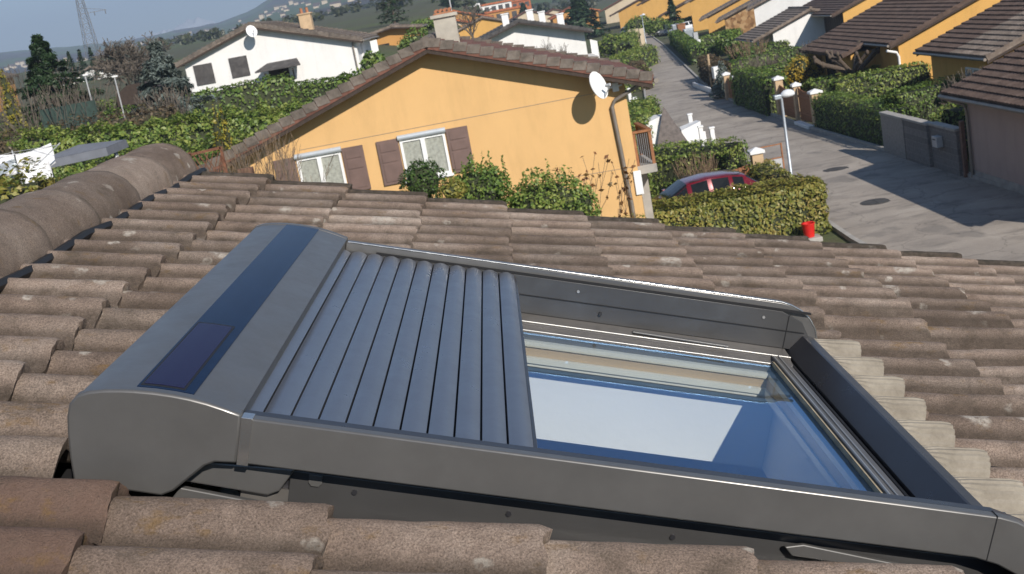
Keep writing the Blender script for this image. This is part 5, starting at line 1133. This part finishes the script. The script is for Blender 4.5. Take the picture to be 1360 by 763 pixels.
mb = MB(); mb.box(12.75, 13.05, 51.6, 54.0, 0, .14); tag(mb.build('kerb_block', M['pale'], bevel=.02), 'white painted kerb block below the brown gates', 'kerb')
pier(13.0, 67.2, 1.35, .34, 'ochre pier right of the small orange gate'); pier(12.9, 69.4, 1.4, .34, 'ochre pier left of the small orange gate')
gate((12.98, 67.4), (12.92, 69.2), 1.2, 'small orange stained gate between ochre piers', 'woodorange')
t = empty('meter_cabinet', (13.15, 73.0, 0), 0, 'white meter cabinet on a pillar above the conical bush', 'cabinet'); MB().box(-.3, .3, -.3, .3, 0, 1.0).build('pillar', M['sandstone'], t); MB().box(-.34, .34, -.34, .34, 1.001, 1.7).build('body', M['pale'], t, bevel=.02)
t = MB().tube([(13.4, 77.5, 0), (13.45, 77.5, 2.2)], .07, 6); tag(t.build('timber_post', M['sandstone']), 'slim pale post standing beyond the white meter cabinet', 'post')
mb = MB(); mb.box(12.85, 12.98, 73.8, 81.5, 0, .3); tag(mb.build('low_wall', M['pale']), 'low white wall at the foot of the brown winter hedge', 'wall')
pier(7.85, 38.9, 1.35, .36, 'beige pier with pyramid cap behind the red car'); gate((6.3, 39.0), (7.6, 38.95), .95, 'low red brown gate beside the beige pier')
for i, (px, py, y) in enumerate(((838, 47, 150), (845, 47, 148), (853, 48, 146))):
    p = A(px, py, y); t = empty('gate_pier', (p.x, y, g(p.x, y)), 0, ('left', 'middle', 'right')[i]+' one of three cream piers at the far bend of the street', 'pier', 'cream piers at the far bend'); MB().box(-.3, .3, -.3, .3, -.5, 2.1).build('shaft', M['cream'], t)
# bins and posts along the far right kerb
BG = 'wheeled bins on the far right kerb'
for i, (px, py, y, m, w, h, lab) in enumerate(((886, 47, 138, 'net', .8, 1.3, 'dark green wheeled bin farthest along the kerb'), (897, 50, 130, 'galv', .9, 1.5, 'pale grey wheeled bin among the far kerb bins'), (905, 57, 120, 'woodorange', .9, 2.0, 'orange timber bin store on the far right kerb'), (914, 60, 112, 'galv', 1.0, 1.6, 'blue grey bin right of the orange bin store'))):
    p = atZ(px, py, 0); t = empty('wheeled_bin', (p.x+.2, p.y, 0), 0, lab, 'bin', BG); mb = MB(); mb.add([(-w*.42,-w*.42,.1),(w*.42,-w*.42,.1),(w*.42,w*.42,.1),(-w*.42,w*.42,.1),(-w*.5,-w*.5,h),(w*.5,-w*.5,h),(w*.5,w*.5,h),(-w*.5,w*.5,h)], [(0,3,2,1),(4,5,6,7),(0,1,5,4),(1,2,6,5),(2,3,7,6),(3,0,4,7)]); mb.build('body', M[m], t, bevel=.04)
    MB().box(-w*.54, w*.54, -w*.54, w*.54, h+.002, h+.1).build('lid', M[m], t, bevel=.03)
p = atZ(927, 72, 0); t = empty('letter_box', (p.x, p.y, 0), 0, 'white letter box on a thick white pillar by the far hedge', 'letter box'); MB().box(-.35, .35, -.35, .35, 0, 1.3).build('pillar', M['pale'], t, bevel=.03); MB().box(-.2, .2, -.3, .3, 1.301, 2.0).build('body', M['greypaint'], t)
# left kerb: sheeted pile, white posts and panels
t = empty('sheeted_pile', (7.0, 54.0, 0), 0, 'white sheeting and grey net heaped like a tent on the left kerb', 'sheeted pile')
mb = MB(); mb.add([(-1.1,-.9,0),(.1,-1.0,0),(.0,.9,0),(-1.2,.8,0),(-.9,-.6,1.3),(.0,-.2,1.5),(-.3,.5,1.5),(-1.0,.4,1.3)], [(0,1,5,4),(1,2,6,5),(2,3,7,6),(3,0,4,7),(4,5,6,7)]); mb.build('sheet', M['tarp'], t)
mb = MB(); mb.add([(-.7,-1.3,0),(.9,-1.2,0),(.9,.3,0),(.3,.6,0),(.05,-.3,1.9)], [(0,1,4),(1,2,4),(2,3,4),(3,0,4),(0,3,2,1)]); mb.build('net', M['darkmesh'], t)
mb = MB(); mb.add([(.6,-.9,.1),(1.5,-.8,.1),(1.5,.3,.1),(.6,.2,.1),(.6,-.9,.75),(1.5,-.8,1.0),(1.5,.3,.95),(.7,.2,.8)], [(0,1,5,4),(1,2,6,5),(2,3,7,6),(3,0,4,7),(4,5,6,7),(0,3,2,1)]); mb.build('panel', M['pale'], t)
for i, (px, py, h, lab) in enumerate(((881, 192, 1.3, 'white post left of the sheeted pile'), (921, 188, 1.2, 'white post right of the sheeted pile'), (934, 197, .9, 'left short white post at the kerb corner'), (949, 199, .9, 'right short white post at the kerb corner'))):
    p = atZ(px, py, 0); t = empty('fence_post', (p.x, p.y, 0), 0, lab, 'post', 'white posts on the left kerb'); MB().box(-.09, .09, -.09, .09, -.1, h).build('shaft', M['pale'], t, bevel=.01); MB().box(-.12, .12, -.12, .12, h+.001, h+.07).build('cap', M['pale'], t, bevel=.01)
a = atZ(934, 197, 0); b = atZ(949, 199, 0); mb = MB(); mb.box(a.x+.1, b.x-.1, a.y+.0, a.y+.06, .15, .7); tag(mb.build('panel_fence', M['pale']), 'short white fence panel between two short posts', 'fence')
for i, (px, py, w, h, lab) in enumerate(((846, 152, .25, 1.0, 'slim white pillar at the left kerb beyond the ochre eave'), (855, 152, .7, .7, 'squat white block at the left kerb beyond the ochre eave'), (838, 138, .2, 1.0, 'small white post near the ochre house eave'))):
    p = atZ(px, py, 0); t = MB().box(-w/2, w/2, -w/2, w/2, -.1, h); tag(t.build('kerb_pillar', M['pale'], loc=p, bevel=.02), lab, 'pillar')
# orange barrier by the lamp
p = atZ(1027, 232, 0); t = empty('site_barrier', (p.x, p.y, 0), R(8), 'small orange framed barrier with a pale sheet beside the lamp post', 'barrier'); mb = MB()
for x in (-.42, .42): mb.bar((x, 0, 0), (x, 0, 1.05), .05, .05)
for z in (.1, .55, 1.02): mb.bar((-.42, 0, z), (.42, 0, z), .05, .04)
mb.build('frame', M['woodorange'], t); MB().box(-.39, .39, -.004, .004, .1, .52).build('sheet', M['greypaint'], t)
# street lamps
def lamp(loc, h, lab, rz):
    t = empty('street_lamp', loc, rz, lab, 'street lamp', 'street lamps'); MB().tube([(0,0,-.1),(0,0,.9),(0,0,.92),(0,0,h)], [.07,.07,.048,.042], 12).build('pole', M['galv'], t, smooth=50)
    mb = MB(); mb.box(-.22, .0, -.10, .10, h-.02, h+.11); hd = mb.build('gear_box', M['galv'], t, bevel=.02)
    mb = MB(); n = 12; vs = []; fs = []
    for i in range(7):
        a = math.pi*i/6
        for k in range(n): b_ = 2*math.pi*k/n; vs.append((.20-.22*math.cos(a), .15*math.sin(a)*math.cos(b_), h+.07+.16*math.sin(a)*math.sin(b_)*(1 if math.sin(b_) > 0 else .55)))
    fs = [(i*n+k, i*n+(k+1) % n, (i+1)*n+(k+1) % n, (i+1)*n+k) for i in range(6) for k in range(n)]; mb.add(vs, fs); mb.build('lamp_bowl', M['lampglass'], t, smooth=60); return t
lamp((8.22, 36, 0), 3.28, 'white headed street lamp standing behind the golden green hedge', R(0)); p = atZ(862, 62, 0); lamp((p.x-.3, p.y, 0), 3.6, 'small far street lamp near the bend of the street', 0)
for px, py, y, h, lab in ((113, 101, 50, 2.3, 'pale concrete post above the green netting'), (152, 103, 52, 1.4, 'small lamp post left of the spruce')):
    p = A(px, py, y); t = empty('garden_post', (p.x, y, p.z-h), 0, lab, 'post', 'pale posts in the left gardens'); MB().tube([(0,0,-1.0),(-.0,0,h)], [.03,.028], 8).build('shaft', M['greypaint'], t); MB().box(-.07, .14, -.06, .06, h+.001, h+.07).build('head', M['pale'], t)
# green netting fence
a = A(50, 138, 47.5); b = A(124, 128, 47.5); t = empty('net_fence', (a.x, 47.5, 0), 0, 'dark green net fence above the brownish hedge at the left', 'fence'); L = b.x-a.x; MB().box(0, L, 0, .01, a.z-2.2, b.z-.15).build('net', M['net'], t)
for i in range(5): MB().tube([(L*i/4, -.03, a.z-2.5), (L*i/4, -.03, b.z+.0)], .02, 5).build('post', M['net'], t)
# low dark shed roof beside spruce
p = A(183, 122, 53); mb = MB(); mb.prism([(-1.1,0),(-.9,.55),(-.4,.85),(.3,.85),(.9,.5),(1.1,0)], 0, 2.5, uw); tag(mb.build('polytunnel', M['wooddark'], loc=(p.x, 53, p.z-.5)), 'low dark arched shelter in front of the hedge left of the spruce', 'shelter')
# rusty lattice fence
a = A(252, 206, 23.5); t = empty('lattice_fence', (a.x, 23.5, a.z-.95), 0, 'rusty lattice fence panel beyond the end of the roof ridge', 'fence'); mb = MB(); W_ = .62
mb.bar((0,0,0),(0,0,1.0),.05,.05); mb.bar((W_,0,0),(W_,0,1.0),.05,.05); mb.bar((0,0,.95),(W_,0,.98),.05,.05); mb.bar((0,0,.1),(W_,0,.1),.05,.05); mb.build('frame', M['rust'], t); mb = MB()
for i in range(6): mb.bar((W_*i/6,.0,.12),(min(W_, W_*i/6+.35),.0,.92),.022,.015); mb.bar((W_*(i+1)/6,.02,.12),(max(0, W_*(i+1)/6-.35),.02,.92),.022,.015)
mb.build('lattice', M['rust'], t)
MB_ = MB(); MB_.box(0,.3,0,.08,-1,.62); tag(MB_.build('timber_screen', M['woodbrown'], loc=(a.x+.75, 23.9, a.z-1.1)), 'weathered brown board screen right of the rusty lattice', 'screen')
# swing seat with canopy
p = A(106, 200, 30); zz = g(p.x, 30); t = empty('garden_swing', (p.x, 30, zz), 0, 'garden swing with a flat slate grey canopy beyond the ridge', 'garden swing'); hh = p.z-zz
mb = MB(); cn = [(A(62,207,30)), (A(163,199,30.0))]; w2 = .92; d2 = .85
top = [(-w2,-d2,hh-.06),(w2,-d2,hh-.0),(w2,d2,hh+.02),(-w2,d2,hh-.02)]; mid = (0,0,hh+.14)
mb.add(top+[mid], [(0,1,4),(1,2,4),(2,3,4),(3,0,4)]); v2 = [(x*1.0,y*1.0,z-.004) for x,y,z in top]+[(x*1.02,y*1.02,z-.20) for x,y,z in top]
mb.add(v2, [(0,1,5,4),(1,2,6,5),(2,3,7,6),(3,0,4,7)]); mb.build('canopy', M['canopy'], t, fix=False)
mb = MB()
for sx in (-1, 1):
    for sy in (-1, 1): mb.tube([(sx*.85, 0, hh-.1), (sx*.88, sy*.75, 0)], .035, 8)
mb.tube([(-.85,0,hh-.1),(.85,0,hh-.1)], .03, 8); mb.build('frame', M['greypaint'], t)
mb = MB(); mb.box(-.75,.75,-.3,.25,.45,.55); mb.box(-.75,.75,.25,.33,.5,1.0); mb.build('seat', M['canopy'], t, bevel=.04)
# laundry airer
p = A(20, 212, 25.5); zz = g(p.x, 25.5); t = empty('laundry_rack', (p.x, 25.5, zz), R(-6), 'rotary drying rack at the left edge by the laurel hedge', 'drying rack'); hh = p.z-zz+.05
mb = MB(); mb.tube([(0,0,-.1),(0,0,hh)], .025, 8); 
for a_ in range(4): an = a_*math.pi/2+.5; mb.tube([(0,0,hh-.5),(math.cos(an)*.95,math.sin(an)*.95,hh+.1)], .014, 6)
for r_ in (.5,.9):
    pts = [(math.cos(k*math.pi/2+.5)*r_, math.sin(k*math.pi/2+.5)*r_, hh-.5+.6*r_/.95) for k in range(5)]; mb.tube(pts, .006, 4)
mb.build('frame', M['greypaint'], t)
def cloth(name, lab, x0, y0, x1, y1, z, h, m, seed, wx=.04):
    r = random.Random(seed); n, k = 14, 8; vs = []
    for j in range(k+1):
        for i in range(n+1):
            f = i/n; v_ = j/k; vs.append((x0+(x1-x0)*f, y0+(y1-y0)*f+wx*math.sin(f*11+seed)*v_+.02*math.sin(v_*7+f*5), z-.10*math.sin(math.pi*f)-h*v_*(1+.06*math.sin(f*9+seed))))
    mb = MB(); mb.add(vs, [(j*(n+1)+i, j*(n+1)+i+1, (j+1)*(n+1)+i+1, (j+1)*(n+1)+i) for j in range(k) for i in range(n)]); o = mb.build(name, M[m], smooth=80, fix=False, loc=(p.x, 25.5, zz))
    sm = o.modifiers.new('thickness', 'SOLIDIFY'); sm.thickness = .006; tag(o, lab, 'laundry', 'laundry on the drying rack')
cloth('white_sheet', 'white sheet hung on the far side of the drying rack', -.75, .55, .55, .75, hh+.12, .45, 'linen', 1); cloth('white_towel', 'small white towel at the right end of the drying rack', .25, -.45, .75, -.2, hh-.12, .62, 'linen', 3); cloth('grey_sheet', 'pale grey sheet sagging over the front of the drying rack', -.9, -.5, .25, -.6, hh+.02, .22, 'shutterbox', 2)
# red pot at the end of the hedge
p = A(1074, 305, 31.0); t = empty('bucket', (p.x, 31.0, p.z-.20), R(-12), 'bright red plastic bucket at the right end of the golden hedge', 'bucket'); mb = MB(); mb.lathe([(0,0),(.13,0),(.165,.34),(.18,.35),(.18,.375),(.16,.375),(.125,.03),(0,.03)], 24); mb.build('body', M['redplastic'], t, smooth=40); MB().tube([(-.165,0,.36),(-.12,-.09,.42),(0,-.13,.44),(.12,-.09,.42),(.165,0,.36)], .008, 6).build('handle', M['redplastic'], t)
mb = MB(); mb.box(-.28,.28,-.25,.25,-.3,p.z-.202); tag(mb.build('stone_plinth', M['kerb'], loc=(p.x, 31.0, 0), bevel=.02), 'low concrete plinth below the red bucket', 'plinth')
# pylon
PY = 500; p = A(128, 88, PY); top = A(106, -6, PY); zz = p.z-3; Hh = 44; t = empty('pylon', (p.x, PY, zz), R(35), 'tall steel lattice electricity pylon against the sky at the left', 'pylon'); mb = MB(); wb = 2.5
hw = lambda f: wb*(1-f)**1.05*.95+.45
lv = 11
for i in range(lv):
    f0, f1 = i/lv, (i+1)/lv; a0, a1 = hw(f0), hw(f1); z0, z1 = Hh*f0, Hh*f1; c0 = [(a0,a0),(-a0,a0),(-a0,-a0),(a0,-a0)]; c1 = [(a1,a1),(-a1,a1),(-a1,-a1),(a1,-a1)]
    for k in range(4):
        k2 = (k+1) % 4; mb.bar((*c0[k], z0), (*c1[k], z1), .2, .2); mb.bar((*c0[k], z0), (*c1[k2], z1), .1, .1); mb.bar((*c0[k2], z0), (*c1[k], z1), .1, .1); mb.bar((*c1[k], z1), (*c1[k2], z1), .1, .1)
mb.build('tower', M['steel'], t, fix=False)
for z in (24, 31, 38):
    mb = MB()
    for sx in (1,):
        mb.bar((0,0,z), (sx*9.5,0,z+.2), .2, .2); mb.bar((0,0,z+2.2), (sx*9.5,0,z+.25), .14, .14)
        for q in (4.5, 9): mb.tube([(sx*q,0,z),(sx*q,0,z-1.4)], .22, 5)
    mb.build('cross_arm', M['steel'], t, fix=False)
# ------------------------------------------------------------------ cars
def make_car(label, loc, rz, paint, group='parked cars', sc=1.0):
    t = empty('parked_car', loc, rz, label, 'car', group)
    #  x, top, belt, half width at belt, half width at roof
    ST = [(0,.56,.54,.60,.40),(.06,.70,.66,.72,.5),(.30,.80,.74,.80,.6),(.75,.88,.82,.83,.64),(1.10,.955,.88,.84,.66),(1.16,.99,.89,.84,.66),(1.80,1.34,.92,.85,.60),(1.88,1.365,.925,.85,.60),(2.42,1.42,.93,.855,.60),(2.50,1.42,.93,.855,.60),(3.05,1.39,.94,.85,.59),(3.13,1.38,.94,.85,.59),(3.48,1.31,.94,.84,.57),(3.56,1.285,.94,.84,.57),(3.92,1.00,.92,.82,.62),(4.02,.95,.90,.80,.62),(4.12,.62,.6,.78,.6),(4.10,.3,.3,.76,.6)]
    def sec(x, tp, be, wb_, wr):
        low = .22; return [(x, wb_*.94, low), (x, wb_*1.0, min(be, .45)), (x, wb_*1.01, min(be, .70)), (x, wb_, be), (x, wr+.03 if tp-be > .15 else wr+.05, tp-.055 if tp-be > .15 else be+(tp-be)*.5), (x, wr-.06, tp-.012), (x, wr*.5, tp), (x, 0, tp+.005)]
    secs = [sec(*s) for s in ST]; body = MB(); gl = {'windscreen': MB(), 'rear_window': MB(), 'side_window': MB()}
    side = []
    def pane(k, q, out, mbx):
        for s in (1, -1):
            a, b, c, d = [Vector((p[0], p[1]*s, p[2])) for p in (secs[k][q], secs[k+1][q], secs[k+1][q+1], secs[k][q+1])]
            c0 = (a+b+c+d)/4; n = (b-a).cross(d-a).normalized(); n = n if n.dot(c0-Vector((2.2, 0, .7))) > 0 else -n
            v_ = [v__+(c0-v__)*out+n*.006 for v__ in (a, b, c, d)]; mbx.add(v_+[v__-n*.01 for v__ in v_], [(0,1,2,3),(4,5,6,7),(0,1,5,4),(1,2,6,5),(2,3,7,6),(3,0,4,7)])
    for k in range(len(secs)-1):
        for s in (1, -1):
            b = len(body.v); vs = [(p[0], p[1]*s, p[2]) for p in secs[k]+secs[k+1]]; body.add(vs, [(i, i+1, 8+i+1, 8+i) for i in range(7)])
    for k, x in ((0, 0),): body.add([(p[0], p[1]*s, p[2]) for s in (1,) for p in secs[0]]+[(p[0], -p[1], p[2]) for p in secs[0][::-1]], [tuple(range(16))])
    body.add([(x, y*s, .22) for s in (1,-1) for x, y in ((0,.56),(.3,.75),(3.9,.77),(4.1,.71))][:8], [(0,1,2,3,7,6,5,4)])
    bo = body.build('body', M[paint], t, smooth=35)
    bm = bmesh.new(); bm.from_mesh(bo.data); bmesh.ops.remove_doubles(bm, verts=bm.verts, dist=.001); bmesh.ops.recalc_face_normals(bm, faces=bm.faces); bm.to_mesh(bo.data); bm.free()
    for q in (4, 5, 6): pane(5, q, .03, gl['windscreen']); pane(13, q, .04, gl['rear_window'])
    for n_ in ('windscreen', 'rear_window'): gl[n_].build(n_, M['carglass'], t)
    for k in (5, 7, 9, 11):
        mw = MB(); pane(k, 3, .09, mw); q8 = len(mw.v)//2; a_, b_ = MB(), MB(); a_.add(mw.v[:q8], mw.f[:6]); b_.add(mw.v[q8:], [tuple(i-q8 for i in f) for f in mw.f[6:]]); a_.build('side_window', M['carglass'], t); b_.build('side_window', M['carglass'], t)
    for x in (.72, 3.3):
        for s in (1, -1):
            mb = MB(); mb.tube([(x, s*.68, .3), (x, s*.85, .3)], .3, 20); wv = mb.build('wheel', M['tyre'], t, bevel=.02); MB().tube([(x, s*.851, .3), (x, s*.862, .3)], .19, 14).build('rim', M['rim'], wv)
    for s in (1, -1):
        MB().box(1.32, 1.44, min(s*.86, s*1.02), max(s*.86, s*1.02), .93, 1.05).build('mirror', M[paint], t, bevel=.02)
        MB().box(.02, .25, min(s*.52, s*.78), max(s*.52, s*.78), .58, .68).build('headlight', M['lampglass'], t, bevel=.02); MB().box(4.0, 4.125, min(s*.6, s*.80), max(s*.6, s*.80), .68, .86).build('tail_light', M['redplastic'], t, bevel=.01)
        mb = MB(); mb.bar((1.9, s*.575, 1.375), (3.4, s*.56, 1.345), .03, .02); mb.build('roof_bar', M['rubber'], t)
    t.scale = (sc, sc, sc); return t
make_car('dark red hatchback parked behind the golden green hedge', (3.1, 35.5, .08), R(3), 'redcar')
p = atZ(906, 45, 0); make_car('white car parked before the ochre gables at the far bend', (p.x-1.5, p.y, 0), R(20), 'whitecar')
p = atZ(832, 50, 0); make_car('grey car parked facing the camera at the far end of the street', (p.x, p.y, 0), R(80), 'greycar')
p = atZ(872, 50, 0); make_car('dark car in shade on the right of the far bend', (p.x+1, p.y, 0), R(75), 'greycar')
# ------------------------------------------------------------------ air
mb = MB(); mb.box(-3200, 3200, -400, 7400, -3, 430); hz = mb.build('haze', M['ground']); hz.data.materials.clear()
hm = bpy.data.materials.new('haze'); hm.use_nodes = True; nt = hm.node_tree; nt.nodes.remove(nt.nodes['Principled BSDF']); pv = nt.nodes.new('ShaderNodeVolumePrincipled'); pv.inputs['Color'].default_value = (.60,.76,1.0,1); pv.inputs['Density'].default_value = 0.00038; pv.inputs['Anisotropy'].default_value = .0
nt.links.new(pv.outputs[0], nt.nodes['Material Output'].inputs['Volume']); hz.data.materials.append(hm); tag(hz, kind='stuff')
# ------------------------------------------------------------------ light
w = bpy.data.worlds.new('World'); scene.world = w; w.use_nodes = True; nt = w.node_tree
bg = nt.nodes['Background']; st = nt.nodes.new('ShaderNodeTexSky'); st.sky_type = 'NISHITA'; st.sun_disc = False
EL = R(31); AZT = R(26)          # light travels towards (-sin, +cos): the sun stands behind the camera, to the right
sd = Vector((math.sin(AZT)*math.cos(EL), -math.cos(AZT)*math.cos(EL), math.sin(EL)))    # direction to the sun
st.sun_elevation = EL; st.sun_rotation = math.atan2(sd.x, sd.y); st.altitude = 300; st.air_density = 1.0; st.dust_density = .05; st.ozone_density = 4.0
nt.links.new(st.outputs[0], bg.inputs[0]); bg.inputs[1].default_value = .08
sl = bpy.data.lights.new('sun', 'SUN'); sl.energy = 5.0; sl.angle = R(.53); sl.color = (1, .93, .84)
so = bpy.data.objects.new('sun', sl); C.objects.link(so); so.rotation_euler = (-sd).to_track_quat('-Z', 'Y').to_euler(); so.location = (0, 0, 60)
vs_ = scene.view_settings; vs_.view_transform = 'Standard'; vs_.look = 'None'; vs_.exposure = 0.3; vs_.gamma = 1; vs_.use_curve_mapping = False
scene.render.engine = 'CYCLES'; scene.cycles.max_bounces = 6; scene.cycles.transparent_max_bounces = 12
